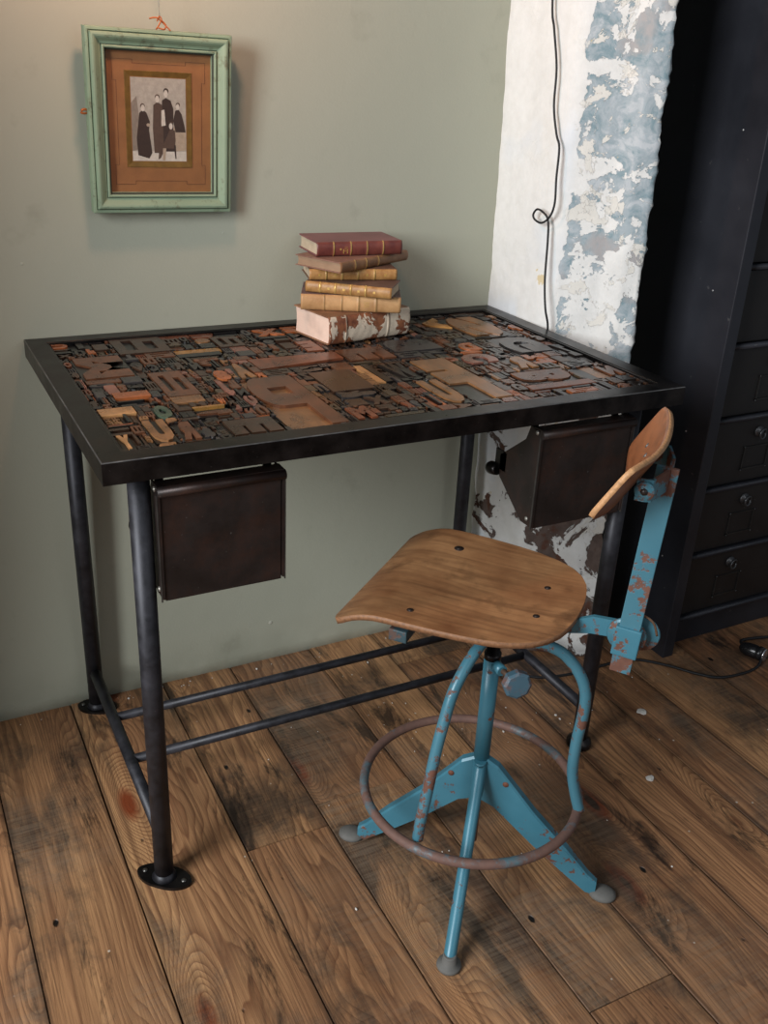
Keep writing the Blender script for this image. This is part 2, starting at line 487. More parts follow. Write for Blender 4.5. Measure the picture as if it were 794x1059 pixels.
def glyph(ch, off):
    k = (ch, off)
    if k in glyph_cache: return glyph_cache[k]
    cu = bpy.data.curves.new('g', 'FONT'); cu.body = ch; cu.size = 1; cu.extrude = .5; cu.offset = off; cu.resolution_u = 3; cu.fill_mode = 'BOTH'
    ob = bpy.data.objects.new('g', cu); COL.objects.link(ob)
    dg = bpy.context.evaluated_depsgraph_get(); me = bpy.data.meshes.new_from_object(ob.evaluated_get(dg))
    vs = [v.co.copy() for v in me.vertices]; fs = [tuple(p.vertices) for p in me.polygons]
    mn = [min(v[i] for v in vs) for i in range(2)]; mx = [max(v[i] for v in vs) for i in range(2)]
    vs = [((v.x-mn[0])/(mx[0]-mn[0]), (v.y-mn[1])/(mx[1]-mn[1]), 1 if v.z > 0 else 0) for v in vs]
    bpy.data.objects.remove(ob); bpy.data.curves.remove(cu); bpy.data.meshes.remove(me)
    glyph_cache[k] = (vs, fs); return vs, fs
def add_glyph(bm, ch, x0, x1, y0, y1, z0, z1, rot, mi, off=.045, mirror=True):
    vs, fs = glyph(ch, off); out = []
    for a, b, c in vs:
        if mirror: a = 1-a
        for _ in range(rot): a, b = 1-b, a
        out.append(bm.verts.new((x0+(x1-x0)*a, y0+(y1-y0)*b, z0+(z1-z0)*c)))
    for f in fs:
        try: ff = bm.faces.new([out[i] for i in f]); ff.material_index = mi
        except ValueError: pass
ZB = HT-.0135                     # top of bed
ZT = HT-.0030                     # height that books rest on
def block(bm, x0, x1, y0, y1, style, col, ch='H', rot=0, top=None, rr=random):
    """one wood or metal type block: shoulder + raised face"""
    g = .0006; x0 += g; x1 -= g; y0 += g; y1 -= g
    zt = top if top else ZT-rr.choice([0, .0004, .001, .0018, .003])
    ci = names.index(col)
    if style == 'glyph':
        box(bm, x0, x1, y0, y1, ZB, zt-.0032, DARK)
        m = min(x1-x0, y1-y0)*.05
        add_glyph(bm, ch, x0+m, x1-m, y0+m, y1-m, zt-.0032, zt, rot, ci, .075)
    elif style == 'plate':
        box(bm, x0, x1, y0, y1, ZB, zt, ci, bev=.0006)
    elif style == 'slots':
        # plate pierced by dark slots
        L = x1-x0 > y1-y0
        n = 2 if rot < 2 else 3
        if L:
            s = (y1-y0)/(2*n+1) if n < 3 else (y1-y0)/7
            w = (y1-y0-s*n)/(n+1)
            box(bm, x0, x1, y0, y1, ZB, zt-.004, DARK)
            e = (x1-x0)*.18; q = y0
            for k in range(n+1):
                box(bm, x0, x1, q, q+w, zt-.004, zt, ci); q += w
                if k < n:
                    box(bm, x0, x0+e, q, q+s, zt-.004, zt, ci); box(bm, x1-e*(.6 if k % 2 else 2), x1, q, q+s, zt-.004, zt, ci); q += s
        else:
            s = (x1-x0)/(2*n+1); w = (x1-x0-s*n)/(n+1)
            box(bm, x0, x1, y0, y1, ZB, zt-.004, DARK)
            e = (y1-y0)*.18; q = x0
            for k in range(n+1):
                box(bm, q, q+w, y0, y1, zt-.004, zt, ci); q += w
                if k < n:
                    box(bm, q, q+s, y0, y0+e*1.2, zt-.004, zt, ci); box(bm, q, q+s, y1-e*(1.5 if k % 2 else .8), y1, zt-.004, zt, ci); q += s
    elif style == 'strips':
        L = x1-x0 > y1-y0
        n = rr.randint(2, 5)
        for k in range(n):
            dz = rr.choice([0, .001, .003, .0045])
            c2 = ci if rr.random() < .6 else DARK
            if L: box(bm, x0, x1-rr.random()*.2*(x1-x0), y0+(y1-y0)*k/n+.0004, y0+(y1-y0)*(k+1)/n-.0004, ZB, zt-dz, c2)
            else: box(bm, x0+(x1-x0)*k/n+.0004, x0+(x1-x0)*(k+1)/n-.0004, y0+rr.random()*.15*(y1-y0), y1, ZB, zt-dz, c2)
    elif style == 'sorts':
        # little cast metal letters standing in a row
        box(bm, x0, x1, y0, y1, ZB, zt-.0045, DARK)
        nx = max(1, int((x1-x0)/.0085)); ny = max(1, int((y1-y0)/.010))
        for i in range(nx):
            for j in range(ny):
                a0 = x0+(x1-x0)*i/nx; a1 = x0+(x1-x0)*(i+1)/nx; b0 = y0+(y1-y0)*j/ny; b1 = y0+(y1-y0)*(j+1)/ny
                add_glyph(bm, rr.choice('AEHKMNRSTLXIZF'), a0+.0009, a1-.0009, b0+.001, b1-.001, zt-.0045, zt-rr.random()*.0012, rot, ci, .03)
    elif style == 'wedge':
        box(bm, x0, x1, y0, y1, ZB, zt-.004, DARK)
        prism(bm, [(x0, y0), (x1, y0+(y1-y0)*.35), (x1, y1), (x0, y1)] if rot == 0 else [(x0, y0), (x1, y0), (x1, y1), (x0, y0+(y1-y0)*.6)], zt-.004, zt, 2, ci)
    elif style == 'bigp':
        box(bm, x0, x1, y0, y1, ZB, zt-.005, names.index('tan'))
        w, h = x1-x0, y1-y0
        # reversed P: stem on the right, bowl at the far left
        prism(bm, [(x1-.30*w, y0), (x1, y0), (x1, y1), (x1-.30*w, y1)], zt-.005, zt, 2, ci)
        n = 10; yb = y0+.40*h; R = .30*h
        out = [(x1-.30*w, yb)]+[(x0+.30*w-.30*w*math.sin(PI*k/n), yb+.30*h-.30*h*math.cos(PI*k/n)) for k in range(n+1)]+[(x1-.30*w, y1)]
        # bowl made of a ring with a slot: far bar, near bar, left curve
        inn0, inn1 = yb+.22*h, yb+.37*h
        prism(bm, [(x1-.30*w, yb), (x1-.30*w, inn0), (x0+.33*w, inn0), (x0+.30*w, yb)], zt-.005, zt, 2, ci)
        prism(bm, [(x1-.30*w, inn1), (x1-.30*w, y1), (x0+.30*w, y1), (x0+.33*w, inn1)], zt-.005, zt, 2, ci)
        left = [(x0+.33*w, inn1), (x0+.30*w, y1)]+[(x0+.30*w-.30*w*math.sin(PI*k/n), yb+.30*h+.30*h*math.cos(PI*k/n)) for k in range(1, n)]+[(x0+.30*w, yb), (x0+.33*w, inn0)]
        prism(bm, left, zt-.005, zt, 2, ci)
X0, X1, Y0, Y1 = FW, W-FW, y0+FW, y1-FW
# the big and eye-catching pieces: x0,x1,y0,y1,style,colour,letter,rotation
KEYS = [
    (0.273, 0.361, -0.563, -0.33, 'bigp', 'brown', 'P', 0),
    (0.326, 0.489, -0.288, -0.227, 'wedge', 'rust', 'V', 0),
    (0.281, 0.313, -0.323, -0.238, 'glyph', 'tan', 'A', 0),
    (0.247, 0.272, -0.323, -0.27, 'glyph', 'orange', '8', 0),
    (0.236, 0.253, -0.393, -0.324, 'glyph', 'pink', 'J', 0),
    (0.394, 0.467, -0.434, -0.329, 'plate', 'umber', 'H', 0),
    (0.482, 0.509, -0.417, -0.314, 'strips', 'straw', 'H', 0),
    (0.225, 0.308, -0.173, -0.132, 'strips', 'honey', 'I', 0),
    (0.051, 0.135, -0.257, -0.13, 'glyph', 'brown', 'M', 1),
    (0.119, 0.286, -0.134, -0.033, 'slots', 'umber', 'H', 0),
    (0.149, 0.201, -0.377, -0.251, 'slots', 'brown', 'H', 0),
    (0.076, 0.129, -0.359, -0.331, 'plate', 'orange', 'H', 0),
    (0.092, 0.132, -0.396, -0.356, 'glyph', 'green', 'S', 0),
    (0.04, 0.122, -0.293, -0.252, 'strips', 'pink', 'H', 0),
    (0.038, 0.09, -0.428, -0.398, 'plate', 'straw', 'H', 0),
    (0.038, 0.056, -0.562, -0.509, 'glyph', 'straw', 'Y', 0),
    (0.083, 0.116, -0.55, -0.463, 'glyph', 'tan', 'U', 0),
    (0.168, 0.225, -0.456, -0.427, 'strips', 'honey', 'H', 0),
    (0.111, 0.139, -0.464, -0.406, 'glyph', 'green', 'O', 0),
    (0.12, 0.147, -0.558, -0.484, 'glyph', 'brown', 'R', 0),
    (0.138, 0.168, -0.558, -0.517, 'glyph', 'grey', '&', 0),
    (0.185, 0.263, -0.566, -0.499, 'glyph', 'umber', 'E', 1),
    (0.787, 0.878, -0.218, -0.065, 'glyph', 'tan', 'S', 1),
    (0.738, 0.788, -0.142, -0.059, 'glyph', 'honey', 'A', 1),
    (0.587, 0.697, -0.27, -0.181, 'glyph', 'grey', 'B', 3),
    (0.72, 0.758, -0.297, -0.244, 'glyph', 'orange', 'D', 0),
    (0.586, 0.66, -0.545, -0.317, 'glyph', 'tan', 'F', 0),
    (0.539, 0.582, -0.541, -0.425, 'glyph', 'tan', 'U', 0),
    (0.8, 0.894, -0.345, -0.23, 'glyph', 'grey', 'G', 1),
    (0.681, 0.752, -0.371, -0.311, 'glyph', 'pink', 'C', 1),
    (0.743, 0.796, -0.421, -0.352, 'glyph', 'tan', 'R', 0),
    (0.713, 0.822, -0.498, -0.436, 'glyph', 'brown', 'B', 1),
    (0.83, 0.882, -0.509, -0.446, 'strips', 'tan', 'H', 0),
    (0.703, 0.852, -0.531, -0.507, 'plate', 'rust', 'H', 0),
    (0.882, 0.925, -0.505, -0.452, 'glyph', 'brown', 'N', 0),
    (0.49, 0.586, -0.292, -0.216, 'glyph', 'brown', 'E', 1),
    (0.445, 0.48, -0.213, -0.143, 'glyph', 'rust', 'E', 0),
    (0.396, 0.452, -0.092, -0.045, 'glyph', 'orange', 'X', 0),
    (0.375, 0.412, -0.56, -0.505, 'glyph', 'rust', 'M', 0),
    (0.514, 0.533, -0.546, -0.49, 'strips', 'orange', 'H', 0),
    (0.457, 0.58, -0.316, -0.285, 'plate', 'umber', 'H', 0),
    (0.283, 0.357, -0.141, -0.075, 'slots', 'umber', 'H', 0),
    (0.139, 0.354, -0.028, -0.007, 'plate', 'rust', 'H', 0),
    (0.925, 0.981, -0.176, -0.089, 'glyph', 'ink', 'K', 0),
    (0.87, 0.926, -0.385, -0.307, 'glyph', 'ink', 'Z', 0),
    (0.42, 0.486, -0.576, -0.552, 'strips', 'olive', 'H', 0),
    (0.297, 0.308, -0.557, -0.441, 'glyph', 'ink', 'I', 0),
    (0.525, 0.571, -0.405, -0.321, 'glyph', 'ink', 'W', 0),
]
CELL = .003; nxc = int((X1-X0)/CELL); nyc = int((Y1-Y0)/CELL)
occ = [[False]*nyc for _ in range(nxc)]
blocks = []
for k in KEYS:
    a0, a1, b0, b1 = k[:4]
    i0 = max(0, round((a0-X0)/CELL)); i1 = min(nxc, round((a1-X0)/CELL)); j0 = max(0, round((b0-Y0)/CELL)); j1 = min(nyc, round((b1-Y0)/CELL))
    while i0 < i1 and any(occ[i0][j] for j in range(j0, j1)) : i0 += 1
    while i1 > i0 and any(occ[i1-1][j] for j in range(j0, j1)): i1 -= 1
    if i1-i0 < 3 or j1-j0 < 2: continue
    bad = any(occ[i][j] for i in range(i0, i1) for j in range(j0, j1))
    if bad: continue
    for i in range(i0, i1):
        for j in range(j0, j1): occ[i][j] = True
    blocks.append((X0+i0*CELL, X0+i1*CELL, Y0+j0*CELL, Y0+j1*CELL)+tuple(k[4:8])+(True,))
rk = random.Random(77)
SZ = [(22, 12), (16, 10), (12, 14), (18, 6), (10, 10), (8, 12), (14, 5), (6, 14), (9, 7), (7, 9), (12, 4), (5, 10), (6, 6), (4, 7), (8, 3), (3, 8), (4, 4), (3, 3), (2, 3), (3, 2), (2, 2), (1, 2), (2, 1), (1, 1)]
for j in range(nyc-1, -1, -1):
    for i in range(nxc):
        if occ[i][j]: continue
        start = rk.choice([0, 0, 1, 1, 2, 2, 3, 3, 4, 4, 5, 5, 6, 6, 7, 8, 9, 10, 11, 12])
        for (w, h) in SZ[start:]:
            if i+w > nxc or j-h+1 < 0: continue
            if any(occ[a][b] for a in range(i, i+w) for b in range(j-h+1, j+1)): continue
            for a in range(i, i+w):
                for b in range(j-h+1, j+1): occ[a][b] = True
            wm, hm = w*CELL, h*CELL
            col = rk.choice(['ink', 'ink', 'ink', 'umber', 'umber', 'umber', 'brown', 'brown', 'grey', 'grey', 'olive', 'rust', 'tan', 'orange' if rk.random() < .4 else 'brown', 'pink' if rk.random() < .3 else 'umber'])
            if w*h <= 9: st = 'plate'; col = rk.choice(['ink', 'umber', 'grey', 'brown'])
            elif min(w, h) <= 3: st = rk.choice(['plate', 'strips', 'sorts' if max(w, h) > 6 else 'strips'])
            elif w*h > 100: st = rk.choice(['glyph', 'glyph', 'glyph', 'slots', 'slots', 'plate', 'strips'])
            else: st = rk.choice(['glyph', 'glyph', 'glyph', 'strips', 'plate', 'slots', 'sorts' if rk.random() < .4 else 'strips'])
            blocks.append((X0+i*CELL, X0+(i+w)*CELL, Y0+(j-h+1)*CELL, Y0+(j+1)*CELL, st, col, rk.choice('AEHKMNRSTLZFBDGUOPCWX&823596'), rk.randint(0, 3), False))
            break
blocks.sort(key=lambda b: (not b[8], -(b[1]-b[0])*(b[3]-b[2])))
sm = nb()
for n, b in enumerate(blocks):
    if n < 100:
        bm = nb(); block(bm, *b[:8], top=ZT-(.0 if b[8] else rk.choice([0, .0005, .0015])), rr=rk)
        o = obj('letterpress_block', bm, BM_M, desk); origin_to(o, ((b[0]+b[1])/2, (b[2]+b[3])/2, ZB))
    else: block(sm, *b[:8], rr=rk)
o = obj('small_letterpress_blocks', sm, BM_M, desk); o['kind'] = 'stuff'

# legs with foot plates
LX, LY = .056, .054
for (x, y, ang, long_) in ((LX, -D+LY, .9, .048), (W-LX, -D+LY, 0, .025), (LX, -LY, .9, .040), (W-LX, -LY, .9, .040)):
    bm = nb(); tube(bm, [(x, y, .006), (x, y, HT-TH)], .0152, 24)
    lathe(bm, [(.0152, .006), (.020, .007), (.0168, .011), (.0152, .017)], 24, Matrix.Translation((x, y, 0)))
    leg = obj('leg', bm, M_tubeb, desk); origin_to(leg, (x, y, 0))
    bm = nb()
    M = Matrix.Translation((x, y, 0)) @ Matrix.Rotation(-.75 if y < -.3 else -.5, 4, 'Z')
    n = 32; lo = []
    if long_ > .026:
        pts = []
        for k in range(n):
            a = 2*PI*k/n; r = .0235; e = abs(math.cos(a))**3
            pts.append(((long_*abs(math.cos(a))**.8*(1 if math.cos(a) > 0 else -1))*1.0, r*math.sin(a)*(1-.25*e)))
        prism(bm, pts, 0.0005, .0062, 2, 0, M)
        for s in (-1, 1):
            lathe(bm, [(.0042, .006), (.004, .0078), (0, .0085)], 10, M @ Matrix.Translation((s*long_*.72, 0, 0)), 1)
    else:
        lathe(bm, [(.024, .0005), (.0255, .006), (.024, .014), (.0165, .019), (.0152, .021)], 28, M)
    fp = obj('foot_plate', bm, [M_steel, simple('bare_steel_screw', (110,108,104), .35, .8)], leg)
# stretchers
ZS = .091
def stretcher(p, q, r):
    bm = nb(); tube(bm, [p, q], r, 18); o = obj('stretcher', bm, M_tubeb, desk); origin_to(o, p)
for x in (LX, W-LX): stretcher((x, -D+LY+.01, ZS), (x, -LY-.01, ZS), .0105)
stretcher((LX, -.222, ZS), (W-LX, -.222, ZS), .0085); stretcher((LX, -.352, ZS), (W-LX, -.352, ZS), .0085)

# the two hanging steel bins under the top
M_bin = black_metal('oiled_rusty_sheet', (34,28,26), (50,42,40), .42, .4, (64,42,34), 16)
M_edge = black_metal('worn_sheet_edge', (60,58,56), (96,92,88), .4, .7)
M_rivet = simple('pale_rivet', (150,146,138), .4, .6)
def bin_(xa, xb):
    bm = nb(); yf = -.580; zt, zb = .704, .532
    # drum-fronted sheet body: front pan with flanged sides
    box(bm, xa+.004, xb-.004, yf, yf+.006, zb, zt-.008, 0, bev=.0015)
    # side plates: upright strip then a hopper tapering to the back
    for x in (xa, xb-.003):
        prism(bm, [(yf-.002, zb+.004), (yf+.030, zb+.002), (yf+.104, .588), (yf+.106, .626), (yf+.040, .678), (yf+.030, zt+.0), (yf-.002, zt)], x, x+.003, 0, 0)
    # hopper back and bottom sheets joining the side plates
    prism(bm, [(yf+.004, zb), (yf+.030, zb), (yf+.104, .586), (yf+.104, .592), (yf+.028, zb+.006), (yf+.004, zb+.006)], xa+.003, xb-.003, 0, 0)
    prism(bm, [(yf+.104, .588), (yf+.108, .588), (yf+.108, .626), (yf+.044, .676), (yf+.042, .671), (yf+.104, .622)], xa+.003, xb-.003, 0, 0)
    d = obj('drawer', bm, [M_bin, M_edge], desk); origin_to(d, ((xa+xb)/2, yf, zb))
    bm = nb(); tube(bm, [(xa-.001, yf-.001, zt-.006), (xb+.001, yf-.001, zt-.006)], .0075, 14); box(bm, xa, xb, yf-.002, yf+.02, zt-.002, zt+.002)
    obj('rolled_lip', bm, M_bin, d)
    for x in (xa-.0012, xb+.0012):
        bm = nb(); box(bm, x-.0010, x+.0010, yf-.002, yf+.001, zb, zt-.010, 0, bev=.0005)
        obj('edge_strip', bm, M_edge, d)
    for x, s in ((xa, -1), (xb, 1)):
        for (y, z) in ((yf+.010, zt-.005), (yf+.013, zb+.014)):
            bm = nb(); lathe(bm, [(.0042, 0), (.0038, .002), (0, .0035)], 10, axisM((x, y, z), (s, 0, 0)))
            obj('rivet', bm, M_rivet, d)
    bm = nb()
    lathe(bm, [(.010, -.006), (.0115, 0), (.0115, .012), (.009, .017), (0, .018)], 16, axisM((xa, yf+.116, .596), (-.2, 1, -.1)))
    box(bm, xa, xa+.003, yf+.088, yf+.120, .600, .634)
    obj('pivot_knob', bm, M_steel, d)
    bm = nb()
    for x in (xa+.006, xb-.018):
        box(bm, x, x+.012, yf+.034, yf+.038, .672, HT-TH)
        box(bm, x, x+.012, yf+.034, yf+.060, HT-TH-.003, HT-TH)
    # rail under the top that carries the hangers
    box(bm, xa, xb, yf+.034, yf+.060, HT-TH-.004, HT-TH-.0005)
    obj('hanger', bm, M_steel, d)
bin_(.0735, .2525); bin_(.691, .880)

# ------------------------------------------------------------------ BOOKS
def leather(name, a, b, rough=.5, sc=30, patch=None):
    t = NT(name); v = t.coord(); n = t.noise(v, sc, 6, .65); n2 = t.noise(v, sc*7, 3, .6)
    col = t.mix(t.step(n, .35, .68), lin(*a), lin(*b))
    if patch:
        m = t.step(t.noise(v, 24, 7, .62, .4), patch[1], patch[1]+.012)
        col = t.mix(m, col, t.mix(n2, lin(*patch[0]), lin(*[min(255, q*1.2) for q in patch[0]])))
        t.bump(m, .8, .0015)
    else: t.bump(n2, .3, .0008)
    return t.set(col, rough, 0, .4)
def pagemat(name, c, d):
    t = NT(name); v = t.coord((.6, .6, 22)); n = t.noise(v, 60, 3, .7); n2 = t.noise(t.coord(), 22, 4)
    col = t.mix(n, lin(*c), lin(*d)); col = t.mix(t.math('MULTIPLY', t.step(n2, .5, .75), .4), col, lin(*[x*.75 for x in d]))
    t.bump(n, .5, .0008); return t.set(col, .8, 0, .2)
M_gilt = simple('worn_gilt', (196,160,92), .38, .35, .2, 120)
M_goldtool = simple('gilt_tooling', (204,164,90), .4, .3, .2, 90)
def book(name, label, p0, p1, depth, z0, z1, m_cover, m_spine, m_pages, bands=(), title=(), round_=.25, m_band=None, torn=False):
    """p0-p1: the spine's foot line in plan; the fore-edge lies `depth` behind it"""
    p0, p1 = Vector(p0), Vector(p1); L = (p1-p0).length; T = z1-z0; ang = math.atan2(p1.y-p0.y, p1.x-p0.x)
    e = empty(name, (p0.x, p0.y, z0), label, 'book', 'old books stacked on the desk'); e.rotation_euler = (0, 0, ang)
    bt = .0026 if T > .022 else .0018; R = T*round_
    def part(nm, bm, mats):
        bmesh.ops.recalc_face_normals(bm, faces=bm.faces)
        me = bpy.data.meshes.new(nm); bm.to_mesh(me); bm.free()
        for m in (mats if isinstance(mats, (list, tuple)) else [mats]): me.materials.append(m)
        o = bpy.data.objects.new(nm, me); COL.objects.link(o); o.parent = e; return o
    bm = nb()
    box(bm, .0, L, R*.6, depth, 0, bt, 0, bev=.0006); box(bm, .0, L, R*.6, depth, T-bt, T, 0, bev=.0006)
    if torn:
        for v in bm.verts:
            if v.co.y > R: v.co.x += .0016*noise.noise(v.co*300)
    part('cover', bm, m_cover)
    bm = nb()
    pin = .0028
    # page block with slightly concave fore-edge
    n = 8; pts = [(R*.7, bt), (depth-pin, bt)]
    for k in range(1, n): pts.append((depth-pin-.0025*math.sin(PI*k/n), bt+(T-2*bt)*k/n))
    pts += [(depth-pin, T-bt), (R*.7, T-bt)]
    prism(bm, pts, pin, L-pin, 0, 0)
    part('pages', bm, m_pages)
    # rounded spine with raised bands
    bm = nb(); n = 12; xs = []
    stops = sorted(set([0, L]+[x for b in bands for x in (b*L-.0022, b*L-.0012, b*L+.0012, b*L+.0022)]+[L*k/40 for k in range(41)]))
    def bul(x):
        return .0011 if any(abs(x-b*L) < .0013 for b in bands) else 0
    rows = []
    for x in stops:
        h = bul(x); rr = []; wob = .0014*noise.noise((x*90, z0*50, 0)) if torn else 0
        for k in range(n+1):
            a = PI*k/n; jit = (.0016*noise.noise((x*120, k*.8, z0*90))) if torn else 0
            rr.append(bm.verts.new((x, R*.75-(R+h+jit)*math.sin(a)*1.0, T/2-(T/2+h*.4)*math.cos(a))))
        for k in range(n, -1, -1):
            a = PI*k/n
            rr.append(bm.verts.new((x, R*.75-(R-.0018)*math.sin(a), T/2-(T/2-.0018)*math.cos(a))))
        rows.append((x, rr))
    for (xa, r0), (xb, r1) in zip(rows, rows[1:]):
        xm = (xa+xb)/2; mi = 0
        if any(abs(xm-b*L) < .0013 for b in bands): mi = 1
        for k in range(len(r0)):
            kk = (k+1) % len(r0)
            f = bm.faces.new((r0[k], r0[kk], r1[kk], r1[k])); f.material_index = mi; f.smooth = k < n
    bm.faces.new(rows[0][1]); bm.faces.new(rows[-1][1][::-1])
    if title:
        for (u, v, w, h) in title:   # little gilt rules on the spine: along, up, width, height
            a0 = v; zc = T*v
            s = math.sqrt(max(0, 1-((zc-T/2)/(T/2))**2)); y = R*.75-R*s-.0003
            box(bm, u*L, u*L+w, y-.0002, y+.0012, zc-h/2, zc+h/2, 2)
    part('spine', bm, [m_spine, m_band or M_gilt, M_goldtool])
    return e
zb = ZT
PG1 = pagemat('cream_pages', (206,190,166), (176,156,130)); PG2 = pagemat('pink_stained_pages', (228,202,184), (212,176,158)); PG3 = pagemat('brown_pages', (168,138,112), (132,104,82))
Zs = [zb+.0006, .8090, .8385, .8590, .8795, .8990, .9245]
e_ = .0004
book('book', 'thick old book with torn peeling spine and pink page edges, bottom of the stack', (.493,-.193), (.674,-.160), .116, Zs[0], Zs[1]-e_,
     leather('scuffed_brown_board', (110,76,56), (146,108,80)), leather('torn_spine_leather', (100,56,40), (164,104,68), .7, 40, ((192,176,156), .50)), PG2, bands=(.2, .72), round_=.14, m_band=leather('torn_band', (150,130,108), (176,156,136)), torn=True)
book('book', 'tan leather book with plain pale spine lying just above the torn thick book', (.466,-.125), (.630,-.203), .108, Zs[1], Zs[2]-e_,
     leather('purple_brown_board', (96,74,74), (120,96,92)), leather('pale_tan_leather', (158,114,72), (200,156,108), .5, 18), PG1, bands=(.235, .41, .58, .755), title=((.63, .5, .010, .0008), (.63, .62, .010, .0008), (.63, .38, .010, .0008)), round_=.22, m_band=leather('tan_band', (132,100,62), (156,122,76)))
book('book', 'brown and gold tooled book with cream page ends showing on the right, third from bottom', (.480,-.113), (.604,-.214), .082, Zs[2], Zs[3]-e_,
     leather('dark_board_a', (84,62,56), (110,84,72)), leather('mottled_tan_leather_a', (142,98,54), (182,138,84), .45, 60), PG1, bands=(.17, .35, .53, .70), title=((.26, .5, .004, .004), (.44, .5, .004, .004), (.61, .5, .004, .004), (.79, .5, .004, .004)), round_=.3)
book('book', 'speckled tan gilt-banded book directly under the rotated brown book', (.487,-.114), (.645,-.155), .095, Zs[3], Zs[4]-e_,
     leather('dark_board_b', (90,66,54), (118,88,70)), leather('mottled_tan_leather_b', (150,104,58), (184,140,86), .45, 70), PG1, bands=(.19, .37, .55, .74), title=((.1, .5, .004, .004), (.28, .5, .004, .004), (.64, .5, .004, .004), (.85, .5, .004, .004)), round_=.3)
book('book', 'thin worn brown book turned askew, second from the top', (.524,-.168), (.706,-.081), .108, Zs[4], Zs[5]-e_,
     leather('rubbed_brown_board', (118,84,72), (142,106,90)), leather('brown_spine_leather', (112,76,50), (150,108,72), .5, 26), PG3, bands=(.2, .36, .54), round_=.24)
book('book', 'dark red leather book with gilt spine lines lying on top of the stack', (.504,-.108), (.672,-.119), .100, Zs[5], Zs[6],
     leather('faded_maroon_board', (106,64,66), (128,82,82), .45, 12), leather('maroon_spine', (88,42,40), (126,66,54), .42, 26), PG1, bands=(.19, .39, .58, .77),
     title=((.3, .35, .0012, .008), (.315, .5, .006, .0006), (.315, .62, .006, .0006), (.315, .38, .006, .0006), (.345, .35, .0012, .008), (.26, .5, .003, .003)), round_=.22)

# ------------------------------------------------------------------ PICTURE
pc = Vector((.2545, -.018, 1.1115)); PW, PH = .2395, .2840
pic = empty('picture_frame', pc, 'pale green moulded wooden picture frame holding an old family photograph, hung on the wall', 'picture frame')
pic.rotation_euler = (math.radians(3.0), math.radians(.6), 0)
def ppart(nm, bm, mats):
    bmesh.ops.recalc_face_normals(bm, faces=bm.faces)
    me = bpy.data.meshes.new(nm); bm.to_mesh(me); bm.free()
    for m in (mats if isinstance(mats, (list, tuple)) else [mats]): me.materials.append(m)
    o = bpy.data.objects.new(nm, me); COL.objects.link(o); o.parent = pic; return o
def pring(bm, prof, w, h, mi=0, sm=False):
    """profile [(inset, out)] about local x-z rectangle; out is towards the room (-y)"""
    loops = [[bm.verts.new(p) for p in ((-w/2+i, -o, -h/2+i), (w/2-i, -o, -h/2+i), (w/2-i, -o, h/2-i), (-w/2+i, -o, h/2-i))] for i, o in prof]
    for a, b in zip(loops, loops[1:]+loops[:1]):
        for k in range(4):
            f = bm.faces.new((a[k], a[(k+1) % 4], b[(k+1) % 4], b[k])); f.material_index = mi
t = NT('chalky_green_paint'); v = t.coord(); n = t.noise(v, 50, 6, .65); n2 = t.noise(v, 9, 4)
geo = t.node('ShaderNodeNewGeometry')
col = t.mix(n2, lin(118,138,114), lin(154,172,144))
col = t.mix(t.math('MULTIPLY', t.step(n, .56, .68), .75), col, lin(96,90,68))
M_green = t.set(t.mix(.0, col, col), .55, 0, .35)
t.bump(n, .3, .0006)
M_dirt = simple('grime_in_moulding', (52,58,48), .8)
prof = [(0, -.012), (0, .009), (.001, .010), (.0045, .0105), (.0052, .0095), (.0056, .0080), (.0062, .0078), (.0066, .0115), (.0082, .0140), (.0110, .0148), (.0135, .0140), (.0160, .0120), (.0182, .0095),
        (.0200, .0075), (.0222, .0062), (.0240, .0058), (.0243, .0046), (.0251, .0046), (.0256, .0078), (.0272, .0088), (.0292, .0078), (.0298, .0050), (.0325, .0030), (.0325, -.012)]
bm = nb()
loops = [[bm.verts.new(p) for p in ((-PW/2+i, -o, -PH/2+i), (PW/2-i, -o, -PH/2+i), (PW/2-i, -o, PH/2-i), (-PW/2+i, -o, PH/2-i))] for i, o in prof]
dirt_seg = {5, 16, 21}
for q, (a, b) in enumerate(zip(loops, loops[1:]+loops[:1])):
    for k in range(4):
        f = bm.faces.new((a[k], a[(k+1) % 4], b[(k+1) % 4], b[k])); f.material_index = 1 if q in dirt_seg else 0
ppart('moulding', bm, [M_green, M_dirt])
ow, oh = PW-.065, PH-.065
M_card = simple('tan_card_mount', (150,100,58), .6, 0, .1, 30)
M_line = simple('brown_line', (92,54,34), .7)
bm = nb(); box(bm, -ow/2-.002, ow/2+.002, .004, .0055, -oh/2-.002, oh/2+.002, 0)
# thin ruled line with notched corners
def rule(bm, pts, w=.0005):
    for (x0_, z0_), (x1_, z1_) in zip(pts, pts[1:]):
        box(bm, min(x0_, x1_)-w/2, max(x0_, x1_)+w/2, .0036, .0041, min(z0_, z1_)-w/2, max(z0_, z1_)+w/2, 1)
hx, hz, nn = ow/2-.010, oh/2-.018, .008
q = [(-hx, -hz+.03), (-hx, -hz-nn), (-hx+.03, -hz-nn)]
out = []
for sx in (-1, 1):
    for sz in (-1, 1):
        rule(bm, [(sx*(hx-.033), sz*(hz)), (sx*(hx-.033), sz*(hz+.0055)), (sx*hx, sz*(hz+.0055)), (sx*hx, sz*(hz-.026)), (sx*(hx-.006), sz*(hz-.026))])
for s in (-1, 1):
    rule(bm, [(-hx+.033, s*hz), (hx-.033, s*hz)]); rule(bm, [(s*(hx-.006), -hz+.026), (s*(hx-.006), hz-.026)])
mount = ppart('mount', bm, [M_card, M_line])
